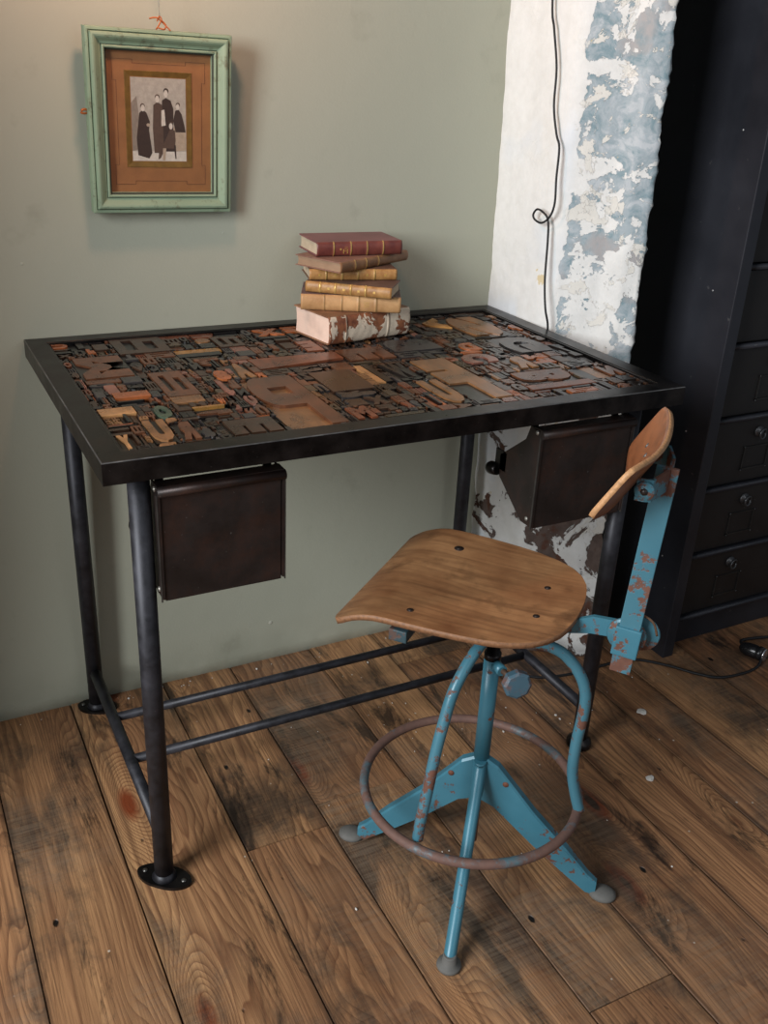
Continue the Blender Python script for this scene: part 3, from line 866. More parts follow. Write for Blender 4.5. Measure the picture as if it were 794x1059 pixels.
# gold bevel round the photograph (window slightly above centre)
cx, cz, bw, bh = -.002, .006, .112, .150
bm = nb()
def rect_loop(w, h, y): return [bm.verts.new(p) for p in ((cx-w/2, y, cz-h/2), (cx+w/2, y, cz-h/2), (cx+w/2, y, cz+h/2), (cx-w/2, y, cz+h/2))]
ls = [rect_loop(bw, bh, .0040), rect_loop(bw, bh, .0030), rect_loop(bw-.001, bh-.001, .0028), rect_loop(bw-.018, bh-.018, .0040)]
for a, b in zip(ls, ls[1:]):
    for k in range(4): bm.faces.new((a[k], a[(k+1) % 4], b[(k+1) % 4], b[k]))
ppart('gold_bevel', bm, simple('tarnished_gold', (134,100,46), .4, .4, .2, 60))
# the photograph: five sitters before a pale backdrop, printed flat
pw_, ph_ = bw-.020, bh-.020
G = [simple('photo_tone_'+str(k), c, .45, 0, .1, 160, .02) for k, c in enumerate([(176,166,152), (64,48,40), (176,156,134), (140,126,112), (208,198,184), (90,70,58)])]
bm = nb()
def U(a, b): return (cx+(a-.5)*pw_, cz+(.5-b)*ph_)
yl = [.0037]
def poly(pts, mi, sm=False):
    y = yl[0]; yl[0] -= .000012
    f = bm.faces.new([bm.verts.new((U(a, b)[0], y, U(a, b)[1])) for a, b in pts]); f.material_index = mi
def ell(a, b, ra, rb_, mi, n=18): poly([(a+ra*math.cos(2*PI*k/n), b+rb_*math.sin(2*PI*k/n)) for k in range(n)], mi)
poly([(0,0), (1,0), (1,1), (0,1)], 0)
poly([(0,.88), (1,.88), (1,1), (0,1)], 4); poly([(.0,.30), (.10,.22), (.14,.5), (.12,.86), (0,.88)], 3)
poly([(.60,.55), (.98,.62), (1,.86), (.70,.88)], 2)
# standing woman at back
poly([(.56,.26), (.63,.23), (.72,.26), (.77,.36), (.76,.60), (.78,.88), (.52,.88), (.54,.55)], 1); ell(.637, .150, .048, .036, 1); ell(.633, .180, .036, .044, 4)
# young man standing
poly([(.40,.32), (.47,.28), (.55,.31), (.58,.42), (.57,.62), (.58,.90), (.40,.90), (.38,.60)], 5); ell(.475, .222, .044, .032, 5); ell(.473, .248, .035, .042, 4)
poly([(.545,.38), (.60,.37), (.62,.56), (.54,.57)], 4)
# seated woman left
poly([(.14,.42), (.20,.38), (.27,.41), (.33,.52), (.31,.62), (.36,.90), (.30,.97), (.10,.93), (.08,.72), (.11,.58)], 1); ell(.203, .335, .043, .032, 5); ell(.207, .360, .035, .040, 4); ell(.30, .56, .035, .02, 2)
# child right, leaning
poly([(.80,.38), (.86,.36), (.92,.42), (.97,.56), (.99,.64), (.80,.64), (.76,.50)], 1); ell(.852, .310, .040, .030, 5); ell(.848, .333, .032, .036, 4)
# seated child in front with a chair
poly([(.66,.66), (.70,.60), (.79,.62), (.80,.74), (.78,.84), (.60,.84), (.52,.96), (.47,.98), (.48,.90), (.58,.78)], 5); ell(.717, .545, .040, .032, 5); ell(.713, .568, .034, .038, 4); poly([(.56,.84), (.62,.84), (.60,.99), (.55,.99)], 2)
poly([(.76,.80), (.80,.80), (.81,.97), (.79,.97)], 1); poly([(.62,.85), (.80,.85), (.80,.865), (.62,.865)], 1)
ppart('photograph', bm, G)
# glass pane
t = NT('picture_glass'); t.n.remove(t.b)
gl = t.node('ShaderNodeBsdfGlossy'); gl.inputs['Roughness'].default_value = .06; tr = t.node('ShaderNodeBsdfTransparent'); fz = t.node('ShaderNodeFresnel'); fz.inputs[0].default_value = 1.30
mx = t.node('ShaderNodeMixShader'); gg = t.node('ShaderNodeNewGeometry'); t.put(mx.inputs[0], t.math('MULTIPLY', fz.outputs[0], t.math('SUBTRACT', 1.0, gg.outputs['Backfacing']))); t.put(mx.inputs[1], tr.outputs[0]); t.put(mx.inputs[2], gl.outputs[0])
t.t.links.new(mx.outputs[0], t.n['Material Output'].inputs[0])
bm = nb(); box(bm, -ow/2-.002, ow/2+.002, .0008, .0022, -oh/2-.002, oh/2+.002); ppart('glass_pane', bm, t.m)
bm = nb(); box(bm, -ow/2-.004, ow/2+.004, .006, .009, -oh/2-.004, oh/2+.004); ppart('backing_board', bm, M_card)
# raffia bow and the end of its tie, and the hanging string
M_raf = simple('orange_raffia', (176,96,44), .6, 0, .25, 120)
bm = nb()
for path in ([(-.016,-.001,.158), (-.006,-.004,.160), (.002,-.002,.156), (.012,-.005,.147), (.016,-.008,.1425)], [(-.006,-.003,.143), (-.002,-.006,.150), (.003,-.003,.158), (.000,-.001,.162), (-.004,-.003,.155)], [(.002,-.004,.157), (.010,-.003,.150), (.006,-.006,.144), (-.004,-.005,.146)]):
    tube(bm, smooth_path([Vector(p)+Vector((0,-.004,0)) for p in path], 5), .0012, 6)
ppart('raffia_knot', bm, M_raf)
bm = nb(); tube(bm, smooth_path([(-PW/2+.006, .006, .018), (-PW/2-.004, .004, .019), (-PW/2-.009, .003, .017)], 4), .0021, 6); tube(bm, smooth_path([(-PW/2+.006, .007, .014), (-PW/2-.006, .004, .013), (-PW/2-.010, .004, .015)], 4), .0017, 6)
ppart('raffia_end', bm, M_raf)
bm = nb(); tube(bm, [(.0005, -.004, .158), (-.001, .010, .35), (-.003, .02, .9)], .0006, 6)
ppart('hanging_string', bm, simple('pale_string', (208,204,190), .7))

# ------------------------------------------------------------------ STOOL
HX, HY = .534, -.728
DU = Vector((.6309, -.7759, 0)); DV = Vector((.7759, .6309, 0))
def S(u, v, z): return Vector((HX, HY, 0))+DU*u+DV*v+Vector((0, 0, z))
stool = empty('work_stool', (HX, HY, 0), 'blue painted metal work stool with rusty foot ring and worn plywood seat', 'stool')
M_blue = painted_rusty('chipped_blue_paint')
M_blue2 = painted_rusty('scraped_blue_paint', (66,118,134), (86,58,48), .555, .60, 40)
M_ring = painted_rusty('worn_foot_ring', (84,110,118), (88,68,62), .33, .46, 26)
M_ply = wood('worn_plywood', (128,84,54), (184,136,92), (88,56,36), 'x', 30, .36)
M_plyedge = simple('ply_edge', (136,96,66), .6, 0, .25, 200)
M_rub = simple('grey_rubber_foot', (100,98,94), .75)
# centre column, spindle
bm = nb(); tube(bm, [S(0,0,.205), S(0,0,.415)], .0128, 24); lathe(bm, [(.0128, .150), (.0145, .175), (.0142, .212), (.0128, .222)], 24, Matrix.Translation((HX, HY, 0)))
tube(bm, [S(.008,-.006,.404), S(.022,-.018,.403)], .0085, 16)
obj('column', bm, M_blue, stool)
bm = nb(); tube(bm, [S(0,0,.048), S(0,0,.16)], .0075, 14); obj('spindle', bm, simple('rusty_spindle', (112,80,66), .6, .2, .25, 80), stool)
bm = nb(); tube(bm, [S(0,0,.41), S(0,0,.420), S(0,0,.4201), S(0,0,.495)], [.0132, .0132, .0105, .0105], 18)
obj('seat_post', bm, M_steel, stool)
# sheet legs and tube legs
FA, FB, FC_, FD = Vector((.380,-.596,0)), Vector((.688,-.880,0)), Vector((.392,-.897,0)), Vector((.676,-.560,0))
H0 = Vector((HX, HY, 0))
def foot(leg, F, d, flat=False):
    bm = nb()
    if flat: lathe(bm, [(.0175, .0006), (.0195, .003), (.0190, .007), (.014, .011), (.0, .014)], 22, Matrix.Translation(F+d*.006) @ Matrix.Rotation(math.atan2(d.y, d.x), 4, 'Z') @ Matrix.Scale(1.15, 4, (1, 0, 0)))
    else: lathe(bm, [(.017, .0006), (.019, .004), (.018, .008), (.011, .010), (.0105, .024), (.009, .026)], 22, Matrix.Translation(F))
    obj('foot', bm, M_rub, leg)
for F in (FA, FB):
    d = (F-H0).normalized(); L = (F-H0).length; s = Vector((-d.y, d.x, 0)); bm = nb()
    # pressed sheet leg: tapering folded channel
    prof = [(.008, .226, .142), (.03, .214, .134), (L*.45, .138, .078), (L*.72, .082, .034), (L*.90, .040, .006), (L-.006, .028, .004)]
    hw = [.0085, .0090, .0095, .0095, .0085, .0075]
    rows = []
    for (r, zt, zb_), w in zip(prof, hw):
        c = H0+d*r; row = []
        for (k, z) in ((-w, zb_), (-w, zt-.004), (-w+.003, zt), (w-.003, zt), (w, zt-.004), (w, zb_), (w-.0025, zb_), (w-.0025, zt-.006), (-w+.0025, zt-.006), (-w+.0025, zb_)):
            row.append(bm.verts.new(c+s*k+Vector((0, 0, z))))
        rows.append(row)
    for a, b in zip(rows, rows[1:]):
        for k in range(10): bm.faces.new((a[k], a[(k+1) % 10], b[(k+1) % 10], b[k]))
    bm.faces.new(rows[0]); bm.faces.new(rows[-1][::-1])
    leg = obj('leg', bm, M_blue, stool)
    foot(leg, F, d, True)
    bm = nb()
    for sg in (-1, 1):
        c = H0+d*.045+Vector((0, 0, .185)); lathe(bm, [(.0052, 0), (.0048, .0012), (0, .002)], 14, axisM(c+s*sg*.0088, s*sg))
    obj('rivet', bm, simple('rust_spot', (110,66,48), .7), leg)
for F in (FC_, FD):
    d = (F-H0).normalized(); bm = nb()
    L = (F-H0).length
    path = smooth_path([H0+d*.012+Vector((0,0,.222)), H0+d*.020+Vector((0,0,.200)), H0+d*(L*.5)+Vector((0,0,.112)), H0+d*(L-.012)+Vector((0,0,.030)), F+Vector((0,0,.016))], 6)
    tube(bm, path, [.0098]*(len(path)-5)+[.0094, .009, .0086, .0082, .008], 18)
    leg = obj('leg', bm, M_blue, stool); foot(leg, F, d)
# foot ring
RC = Vector((.527, -.716, .158)); RR = .1745
bm = nb(); tube(bm, [RC+Vector((RR*math.cos(2*PI*k/96), RR*math.sin(2*PI*k/96), 0)) for k in range(96)], .0078, 14, closed=True)
obj('foot_ring', bm, M_ring, stool)
# bent support tubes from under the seat down to the ring
dL = Vector((-.144, -.060, 0)).normalized(); dR = Vector((.114, -.110, 0)).normalized()
for d, pts in ((dL, [(.158,.160), (.154,.193), (.144,.235), (.131,.300), (.116,.352), (.098,.398), (.068,.431), (.038,.450), (.010,.456)]),
               (dR, [(.163,.160), (.153,.190), (.143,.234), (.142,.291), (.145,.342), (.144,.378), (.134,.407), (.116,.431), (.095,.446), (.060,.453), (.010,.456)])):
    bm = nb(); tube(bm, smooth_path([H0+d*(r+.001)+Vector((0,0,z)) for r, z in pts], 5), .0088, 16)
    obj('ring_support', bm, M_blue2, stool)
# height knob
kd = (DU*.55-DV*.83+Vector((0,0,.1))).normalized(); kc = S(.047, -.033, .402)
bm = nb(); tube(bm, [S(.012,-.010,.404), kc], .0045, 10, mi=1)
lathe(bm, [(.0, -.008), (.017, -.008), (.0222, -.005), (.0222, .006), (.018, .009), (.0, .0095)], 8, axisM(kc+kd*.006, kd), 0, False)
obj('height_knob', bm, [painted_rusty('rusty_knob', (64,94,108), (90,66,60), .42, .60, 50), simple('rusty_thread', (96,76,62), .5, .4)], stool)
# seat
ZSEAT = .516; V0 = .015; US = -.010
prof = [(-.196,.140), (-.192,.151), (-.180,.157), (-.14,.158), (-.09,.157), (-.04,.154), (.0,.150), (.035,.144), (.065,.134), (.090,.119), (.108,.099), (.119,.076), (.125,.052), (.128,.026), (.129,.0004)]
def hwid(u):
    for (a, wa), (b, wb) in zip(prof, prof[1:]):
        if a <= u <= b: return wa+(wb-wa)*(u-a)/(b-a)
    return prof[-1][1]
us = [-.196, -.1945, -.192, -.189, -.185, -.18, -.172, -.163, -.154, -.145, -.13, -.11, -.09, -.07, -.05, -.03, -.01, .01, .03, .045, .06, .075, .088, .098, .106, .113, .119, .123, .126, .128, .129]
NVv = 28; bm = nb(); topv, botv = [], []
def seat_z(u, v):
    z = ZSEAT; w = max(hwid(u), .02)
    if u < -.125: z -= ((-.125-u)/.071)**2*.022
    z += .006*(abs(v)/.155)**2.5*(1 if u > -.12 else max(0, (u+.19)/.07))
    z += .005*max(0, (u-.03)/.1)**2
    z -= .004*math.exp(-((u+.02)**2/.006+v*v/.006))
    return z
for u in us:
    w = hwid(u); rt_, rb_ = [], []
    for k in range(NVv+1):
        v = w*(2*k/NVv-1); v = w*math.sin(PI/2*(2*k/NVv-1))
        # front lip curls so the sheet's underside turns forward
        lean = max(0, (-.16-u)/.036)*.004
        rt_.append(bm.verts.new(S(u+US, v+V0, seat_z(u, v)))); rb_.append(bm.verts.new(S(u+US+lean, v*.997+V0, seat_z(u, v)-.0095)))
    topv.append(rt_); botv.append(rb_)
for A, B, rev in ((topv, topv, False), (botv, botv, True)):
    for i in range(len(us)-1):
        for k in range(NVv):
            f = bm.faces.new((A[i][k], A[i+1][k], A[i+1][k+1], A[i][k+1])); f.smooth = True
def side(a, b, c, d):
    f = bm.faces.new((a, b, c, d)); f.material_index = 1; f.smooth = True
for i in range(len(us)-1):
    side(topv[i][0], topv[i+1][0], botv[i+1][0], botv[i][0]); side(topv[i][-1], botv[i][-1], botv[i+1][-1], topv[i+1][-1])
for k in range(NVv):
    side(topv[0][k], botv[0][k], botv[0][k+1], topv[0][k+1]); side(topv[-1][k], topv[-1][k+1], botv[-1][k+1], botv[-1][k])
# local grain runs front to back: author in stool frame so texture x follows DU
def obj_rot(name, bm, mats, parent, origin, ang):
    bmesh.ops.recalc_face_normals(bm, faces=bm.faces)
    me = bpy.data.meshes.new(name); bm.to_mesh(me); bm.free()
    Mx = Matrix.Translation(origin) @ Matrix.Rotation(ang, 4, 'Z'); me.transform(Mx.inverted())
    for m in (mats if isinstance(mats, (list, tuple)) else [mats]): me.materials.append(m)
    o = bpy.data.objects.new(name, me); COL.objects.link(o); o.parent = parent
    o.location = Vector(origin)-world_loc(parent); o.rotation_euler = (0, 0, ang); return o
ANG = math.atan2(DU.y, DU.x)
seat = obj_rot('seat', bm, [M_ply, M_plyedge], stool, S(0, V0, ZSEAT), ANG)
M_bolt = simple('dark_bolt_head', (58,52,50), .4, .6)
M_burn = simple('worn_hole', (44,28,20), .7)
for (x, y) in ((.559,-.572), (.618,-.733), (.553,-.795), (.392,-.713)):
    p = Vector((x, y, 0))-Vector((HX, HY, 0)); u, v = p.dot(DU), p.dot(DV); z = seat_z(u-US, v-V0)
    big = (x, y) == (.559, -.572)
    bm = nb(); r = .0040 if not big else .0062
    lathe(bm, [(r*1.35, z-.001), (r*1.25, z+.0006), (r*.9, z+.0004)], 16, Matrix.Translation((x, y, 0)), 1); lathe(bm, [(r*.8, z-.001), (r*.75, z+.0012), (0, z+.0016)], 14, Matrix.Translation((x, y, 0)), 0)
    b = bpy.data.meshes.new('seat_bolt'); bmesh.ops.recalc_face_normals(bm, faces=bm.faces); bm.to_mesh(b); bm.free()
    b.transform((Matrix.Translation(S(0, V0, ZSEAT)) @ Matrix.Rotation(ANG, 4, 'Z')).inverted())
    b.materials.append(M_bolt); b.materials.append(M_burn)
    o = bpy.data.objects.new('seat_bolt', b); COL.objects.link(o); o.parent = seat
# bracket under the seat: flanged rails, front cross channel
bm = nb()
R3 = Matrix.Translation((HX, HY, 0)) @ Matrix.Rotation(ANG, 4, 'Z')
box(bm, -.128, -.100, -.112, .115, .468, .487, 0, R3, .002)
for yy_ in (-.044, .044): box(bm, -.122, -.106, yy_-.005, yy_+.005, .486, .495, 0, R3)
box(bm, -.115, .09, -.050, -.038, .488, .502, 0, R3, .001); box(bm, -.115, .09, .038, .050, .488, .502, 0, R3, .001)
box(bm, -.04, .04, -.06, .06, .478, .486, 0, R3, .001)
for sx in (-.105, .08):
    for sy in (-.044, .044): box(bm, sx-.008, sx+.008, sy-.008, sy+.008, .494, .508, 0, R3)
obj('seat_bracket', bm, painted_rusty('dull_blue_grey', (48,74,82), (66,54,50), .58, .64, 30), stool)
# arm to the back, joint discs, clamp, post
bm = nb()
rows = []
for (u, zt, zb_) in ((.02,.500,.480), (.085,.503,.484), (.108,.507,.488), (.122,.516,.492), (.140,.525,.497), (.170,.527,.500), (.198,.526,.501)):
    rows.append([bm.verts.new(S(u, v, z)) for v, z in ((-.0035,zb_), (-.0035,zt), (.0035,zt), (.0035,zb_))])
for a, b in zip(rows, rows[1:]):
    for k in range(4): bm.faces.new((a[k], a[(k+1) % 4], b[(k+1) % 4], b[k]))
bm.faces.new(rows[0]); bm.faces.new(rows[-1][::-1])
obj('back_arm', bm, M_blue, stool)
bm = nb()
for v0_, v1_, u_ in ((-.006, -.0105, .190), (.006, .0105, .206)):
    lathe(bm, [(.0, min(v0_, v1_)), (.0265, min(v0_, v1_)), (.028, (v0_+v1_)/2), (.0265, max(v0_, v1_)), (0, max(v0_, v1_))], 28, axisM(S(u_, 0, .511), DV))
tube(bm, [S(.197,-.014,.511), S(.197,.020,.511)], .006, 12)
obj('joint_disc', bm, M_blue2, stool)
PB, PT = (.190, .456), (.205, .772)
def onpost(s, off, v): # along post, across, thickness
    u0, z0 = PB; u1, z1 = PT; L = math.hypot(u1-u0, z1-z0); tu, tz = (u1-u0)/L, (z1-z0)/L
    return S(u0+tu*s+tz*off, v, z0+tz*s-tu*off)
def postbox(bm, s0, s1, o0, o1, v0_, v1_, mi=0, bev=.001):
    c = [onpost(s, o, v) for s in (s0, s1) for v in (v0_, v1_) for o in (o0, o1)]
    v = [bm.verts.new(p) for p in c]
    fs = [bm.faces.new([v[i] for i in f]) for f in ((0,2,3,1), (4,5,7,6), (0,1,5,4), (2,6,7,3), (0,4,6,2), (1,3,7,5))]
    for f in fs: f.material_index = mi
    if bev: bmesh.ops.bevel(bm, geom=list({e for f in fs for e in f.edges}), offset=bev, segments=2, affect='EDGES', profile=.6)
bm = nb(); postbox(bm, 0, .317, -.0145, .0145, -.020, -.013)
obj('back_post', bm, M_blue2, stool)
bm = nb(); postbox(bm, .028, .074, -.018, .018, -.0235, -.010, bev=.002); obj('clamp', bm, M_blue, stool)
bm = nb(); tube(bm, smooth_path([S(.180,-.012,.530), S(.186,-.010,.546), S(.204,-.008,.549), S(.222,-.006,.540), S(.230,-.004,.520)], 5), .0018, 8)
obj('spring_clip', bm, simple('rusty_wire', (120,92,72), .5, .5), stool)
# U bracket carrying the backrest
bm = nb()
up_ = [(.176,-.072), (.188,-.072), (.196,-.069), (.207,-.030), (.209,-.020), (.209,.020), (.207,.030), (.196,.069), (.188,.072), (.176,.072)]
th = .0035
for (a, b) in zip(up_, up_[1:]):
    za = .752 if abs(a[1]) > .05 else .757
    pa, pb = S(a[0], a[1], 0), S(b[0], b[1], 0); nrm_ = Vector((0,0,1)).cross(pb-pa).normalized()*th
    h0, h1 = .742, .772
    vs = [bm.verts.new(p+Vector((0,0,h))) for h in (h0, h1) for p in (pa, pb, pb+nrm_, pa+nrm_)]
    for f in ((0,1,2,3), (7,6,5,4), (0,4,5,1), (1,5,6,2), (2,6,7,3), (3,7,4,0)): bm.faces.new([vs[i] for i in f])
for s in (-1, 1):
    lathe(bm, [(0, -.003), (.0122, -.003), (.013, 0), (.0122, .0030), (0, .0030)], 24, axisM(S(.187, s*.073, .757), DV*s))
ub = obj('yoke', bm, M_blue2, stool)
bm = nb()
for s in (-1, 1): lathe(bm, [(.0048, 0), (.0045, .002), (0, .003)], 8, axisM(S(.187, s*.076, .757), DV*s))
obj('bolt', bm, M_bolt, ub)
# backrest: tilted curved plywood
bm = nb(); NU, NH = 30, 14
tdir = Vector((.045, .079)).normalized()       # (u,z) up the panel
def bpnt(a, h, t_):
    # a in [-1,1] across, h in [-1,1] up
    v = .137*a; sag = .021*(1-a*a)
    uu = .150+sag*tdir.y+tdir.x*.047*h; zz = .768-sag*tdir.x+tdir.y*.047*h
    uu += tdir.y*t_; zz -= tdir.x*t_
    return S(uu, v+.008, zz)
def squircle(x, y):   # square grid to rounded rectangle
    p = .30
    return x*math.sqrt(1-p*y*y/2), y*math.sqrt(1-p*x*x*x*x*1.6)
F_, Bk = [], []
for i in range(NU+1):
    ra, rb2 = [], []
    for j in range(NH+1):
        a, h = math.sin(PI/2*(2*i/NU-1)), 2*j/NH-1
        a2, h2 = a*(1-.045*abs(h)**7), h*(1-.14*abs(a)**9)
        ra.append(bm.verts.new(bpnt(a2, h2, 0))); rb2.append(bm.verts.new(bpnt(a2, h2, .0075)))
    F_.append(ra); Bk.append(rb2)
for A in (F_, Bk):
    for i in range(NU):
        for j in range(NH):
            f = bm.faces.new((A[i][j], A[i+1][j], A[i+1][j+1], A[i][j+1])); f.smooth = True
for i in range(NU):
    for j in (0, NH): side(F_[i][j], F_[i+1][j], Bk[i+1][j], Bk[i][j])
for j in range(NH):
    for i in (0, NU): side(F_[i][j], F_[i][j+1], Bk[i][j+1], Bk[i][j])
M_ply2 = wood('backrest_plywood', (142,88,56), (160,104,68), (100,58,36), 'y', 30, .35)
M_plyedge2 = simple('pale_ply_edge', (196,148,104), .55, 0, .2, 200)
bk = obj_rot('backrest', bm, [M_ply2, M_plyedge2], stool, S(.165, 0, .76), ANG)
bm = nb()
nin = (DU*-1*tdir.y+Vector((0,0,tdir.x))).normalized()
for a in (.30, .55):
    lathe(bm, [(.0042, -.001), (.0038, .0008), (0, .0014)], 10, axisM(bpnt(a, .0, 0), nin))
b = bpy.data.meshes.new('backrest_bolt'); bmesh.ops.recalc_face_normals(bm, faces=bm.faces); bm.to_mesh(b); bm.free()
b.transform((Matrix.Translation(S(.165, 0, .76)) @ Matrix.Rotation(ANG, 4, 'Z')).inverted()); b.materials.append(simple('grey_bolt', (112,116,116), .4, .6))
o = bpy.data.objects.new('bolt', b); COL.objects.link(o); o.parent = bk

# ------------------------------------------------------------------ FILING CABINET
M_cab = black_metal('black_cabinet_steel', (40,41,47), (54,55,62), .42, .35, sc=4)
M_cabf = black_metal('drawer_steel', (30,28,28), (42,39,38), .45, .3, sc=9)
cab = empty('filing_cabinet', (1.58, -.16, 0), 'tall black steel filing cabinet with rows of drawers', 'cabinet')
cx0, cx1, cyf, cyb, ch = 1.276, 1.92, -.380, -.032, 2.25
bm = nb()
box(bm, cx0, cx0+.030, cyf, cyb, 0, ch, 0, bev=.002)
box(bm, cx1-.03, cx1, cyf, cyb, 0, ch, 0, bev=.002)
box(bm, cx0+.03, cx1-.03, cyb-.006, cyb-.002, .0, ch); box(bm, cx0+.03, cx1-.03, cyf+.02, cyb-.006, ch-.02, ch)
box(bm, cx0+.03, cx1-.03, cyf+.042, cyf+.050, 0, .07)
z = .083; PITCH = .1617
zs = []
while z < ch-.05: zs.append(z); z += PITCH
for z in zs: tube(bm, [(cx0+.028, cyf+.020, z), (cx1-.028, cyf+.020, z)], .006, 10); box(bm, cx0+.03, cx1-.03, cyf+.02, cyf+.05, z-.006, z+.004)
obj('cabinet_body', bm, M_cab, cab)
M_rv = simple('bright_rivet', (190,190,190), .35, .5)
for z in [.24+.30*k for k in range(7)]:
    bm = nb(); lathe(bm, [(.0020, 0), (.0018, .0008), (0, .0012)], 8, axisM((cx0, cyf+.060, z), (-1, 0, 0)))
    obj('rivet', bm, M_rv, cab)
M_nick = simple('dull_nickel', (92,92,94), .35, .7)
for z in zs:
    z0_, z1_ = z+.007, min(z+PITCH-.008, ch-.024)
    if z1_-z0_ < .05: continue
    bm = nb(); box(bm, cx0+.032, cx1-.032, cyf+.026, cyf+.040, z0_, z1_, 0, bev=.0015)
    box(bm, cx0+.045, cx1-.045, cyf+.030, cyb-.02, z0_+.01, z0_+.014)
    dr = obj('drawer', bm, M_cabf, cab); origin_to(dr, ((cx0+cx1)/2, cyf+.026, z0_))
    bm = nb(); hx_ = 1.463; zz = z+.123; yy = cyf+.026
    lathe(bm, [(.013, 0), (.013, .003), (.008, .004), (.006, .008), (0, .0085)], 18, axisM((hx_-.004, yy, zz), (0, -1, 0)))
    tube(bm, [(hx_+.011*math.cos(a), yy-.006-.006*math.sin(a*.5), zz-.004+.011*math.sin(a)) for a in [2*PI*k/20 for k in range(20)]], .0022, 8, closed=True)
    obj('ring_pull', bm, M_nick, dr)
    bm = nb(); lx0, lx1, lz0, lz1 = 1.424, 1.500, z+.036, z+.090
    for (a0, a1, b0, b1) in ((lx0, lx1, lz0, lz0+.0035), (lx0, lx0+.003, lz0, lz1), (lx1-.003, lx1, lz0, lz1), (lx0, lx1, lz1-.002, lz1)):
        box(bm, a0, a1, yy-.0025, yy+.0005, b0, b1)
    for a in (lx0, lx1):
        for b_ in (lz0, lz1): lathe(bm, [(.0022, 0), (.002, .0012), (0, .0018)], 8, axisM((a, yy-.002, b_), (0, -1, 0)), 1)
    obj('label_holder', bm, [black_metal('holder_steel', (44,42,42), (70,68,66), .4, .6), M_nick], dr)

# ------------------------------------------------------------------ CORDS
M_cord = simple('black_cord', (16,16,19), .55, 0, .1, 200)
t = .953
pts = [(.9500,-.10,1.60), (.952,-.127,1.347), (.952,-.143,1.292), (.952,-.163,1.229), (.952,-.168,1.165), (.953,-.184,1.118), (.954,-.196,1.095), (.953,-.199,1.042), (.953,-.203,.998), (.951,-.195,.972), (.948,-.176,.958), (.946,-.156,.961), (.945,-.150,.970), (.946,-.160,.981), (.949,-.177,.977), (.952,-.190,.964), (.953,-.195,.926), (.953,-.200,.854), (.953,-.212,.801), (.9632,-.214,.762), (.9636,-.214,.70), (.9636,-.214,.62)]
bm = nb(); tube(bm, smooth_path([(x-.0045, y, z) for x, y, z in pts], 5), .0021, 8)
tag(obj('hanging_cord', bm, M_cord), 'thin black cord with a small loop hanging down the white plaster pier', 'cord')
pc_ = empty('power_cable', (1.46, -.479, 0), 'black cable lying on the floor by the cabinet, ending in a lamp socket', 'cable')
pts = [(.905,-.305,.004), (.925,-.312,.004), (.94,-.320,.004), (.972,-.338,.004), (1.049,-.352,.004), (1.147,-.352,.004), (1.207,-.362,.004), (1.262,-.412,.004), (1.299,-.462,.004), (1.339,-.497,.004), (1.409,-.506,.004), (1.452,-.500,.005), (1.475,-.488,.012)]
bm = nb(); tube(bm, smooth_path(pts, 6), .0032, 8); tube(bm, smooth_path([(1.478,-.430,.014), (1.50,-.405,.008), (1.56,-.410,.004), (1.66,-.44,.004)], 6), .0036, 8)
obj('cable', bm, M_cord, pc_)
bm = nb()
M_ = axisM((1.487,-.482,.0175), (-.35, .93, -.05))
lathe(bm, [(.0, .002), (.0125, .001), (.0165, 0), (.0170, .010), (.0150, .014), (.0165, .018), (.0160, .040), (.012, .050), (.006, .056), (.0, .057)], 20, M_, 0)
lathe(bm, [(.0125, -.004), (.0145, -.005), (.0155, -.001), (.0125, -.000)], 20, M_, 1)
obj('lamp_socket', bm, [simple('black_bakelite', (24,24,26), .25, 0, .1, 30, .02), simple('chrome_ring', (200,200,204), .2, .9, .02)], pc_)

# ------------------------------------------------------------------ PLASTER FLAKES
M_fl = simple('white_flake', (214,208,200), .8)
def flake(x, y, r, label, seed):
    bm = nb(); rr = random.Random(seed); n = 9
    top = [bm.verts.new((x+r*(.5+.6*rr.random())*math.cos(2*PI*k/n)*1.3, y+r*(.5+.6*rr.random())*math.sin(2*PI*k/n), .0012+.0016*rr.random())) for k in range(n)]
    bot = [bm.verts.new((v.co.x*.999+x*.001, v.co.y, .0004)) for v in top]
    c = bm.verts.new((x, y, .0035))
    for k in range(n): bm.faces.new((top[k], top[(k+1) % n], c)); bm.faces.new((bot[k], bot[(k+1) % n], top[(k+1) % n], top[k]))
    bm.faces.new(bot[::-1]); o = obj('plaster_flake', bm, M_fl); tag(o, label, 'flake'); origin_to(o, (x, y, 0))
flake(1.092, -.522, .011, 'largest white plaster flake on the boards right of the desk leg', 3)
flake(.962, -.694, .008, 'small white plaster flake on the boards right of the stool ring', 5)
bm = nb(); rr = random.Random(9)
for k in range(110):
    x, y = rr.choice([(rr.uniform(.55, 1.0), rr.uniform(-.5, -.08)), (rr.uniform(.3, 1.2), rr.uniform(-.9, -.1)), (rr.uniform(-.1, .9), -.035-.03*rr.random())])
    r = rr.uniform(.0006, .0022) if rr.random() < .9 else .0034
    if abs(x-1.04) < .12 and y > -.34: continue
    lathe(bm, [(r, .0005), (r*.8, .0005+r*.5), (0, .0006+r*.6)], 6, Matrix.Translation((x, y, 0)) @ Matrix.Scale(rr.uniform(.5, 1), 4, (1, 0, 0)))
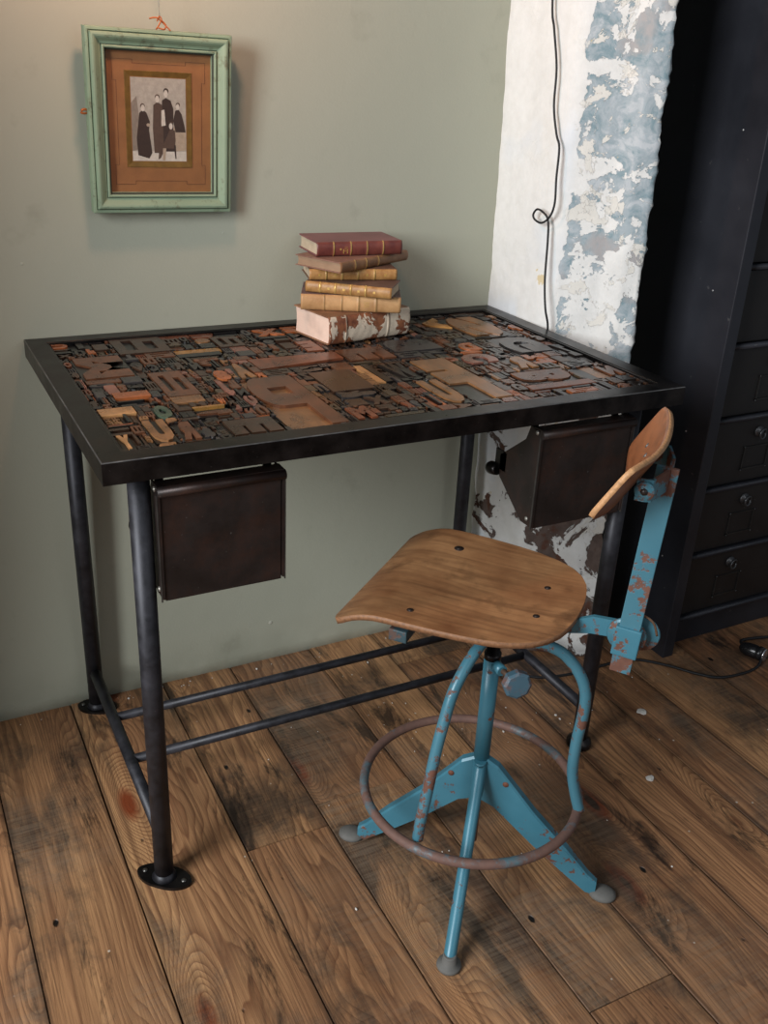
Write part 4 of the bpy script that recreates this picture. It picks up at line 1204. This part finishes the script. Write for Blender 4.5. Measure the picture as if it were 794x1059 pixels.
tag(obj('plaster_crumbs', bm, M_fl), 'tiny white plaster crumbs scattered over the floor boards', 'crumbs', kind='stuff')

# ------------------------------------------------------------------ LIGHT
wd = bpy.data.worlds.new('World'); SC.world = wd; wd.use_nodes = True
bg = wd.node_tree.nodes['Background']; bg.inputs[0].default_value = (.80, .90, 1.0, 1); bg.inputs[1].default_value = .17
def area(name, loc, target, sx, sy, power, color):
    l = bpy.data.lights.new(name, 'AREA'); l.shape = 'RECTANGLE'; l.size = sx; l.size_y = sy; l.energy = power; l.color = color
    o = bpy.data.objects.new(name, l); COL.objects.link(o); o.location = loc
    o.rotation_euler = (Vector(target)-Vector(loc)).to_track_quat('-Z', 'Y').to_euler(); return o
area('window_daylight', (-2.1, -1.55, 1.75), (.6, -.35, .7), 1.1, 1.4, 116, (.95, .98, 1))
area('rear_fill', (1.4, -3.6, 2.2), (.7, -.3, .4), 1.6, 1.4, 11, (.95, .98, 1))  # broad soft fill from behind the camera, no source in view
l = bpy.data.lights.new('picture_lamp', 'POINT'); l.energy = 6.5; l.color = (1, .54, .36); l.shadow_soft_size = .04
o = bpy.data.objects.new('picture_lamp', l); COL.objects.link(o); o.location = (.21, -.27, 1.57)

# ------------------------------------------------------------------ CAMERA
cam = bpy.data.cameras.new('Camera'); co = bpy.data.objects.new('Camera', cam); COL.objects.link(co)
yaw, pitch, roll = .4955, -.4364, .0514
fw = Vector((math.sin(yaw)*math.cos(pitch), math.cos(yaw)*math.cos(pitch), math.sin(pitch)))
rt = Vector((math.cos(yaw), -math.sin(yaw), 0)); up = rt.cross(fw)
c, s = math.cos(roll), math.sin(roll); rt, up = c*rt+s*up, -s*rt+c*up
m = Matrix((rt, up, -fw)).transposed().to_4x4(); m.translation = Vector((-.2107, -1.7348, 1.2236)); co.matrix_world = m
cam.sensor_fit = 'VERTICAL'; cam.sensor_height = 24; cam.lens = 996.2/1059*24; cam.clip_start = .02
SC.camera = co
SC.view_settings.view_transform = 'Standard'; SC.view_settings.look = 'None'
SC.view_settings.exposure = 0; SC.view_settings.gamma = 1; SC.view_settings.use_curve_mapping = False
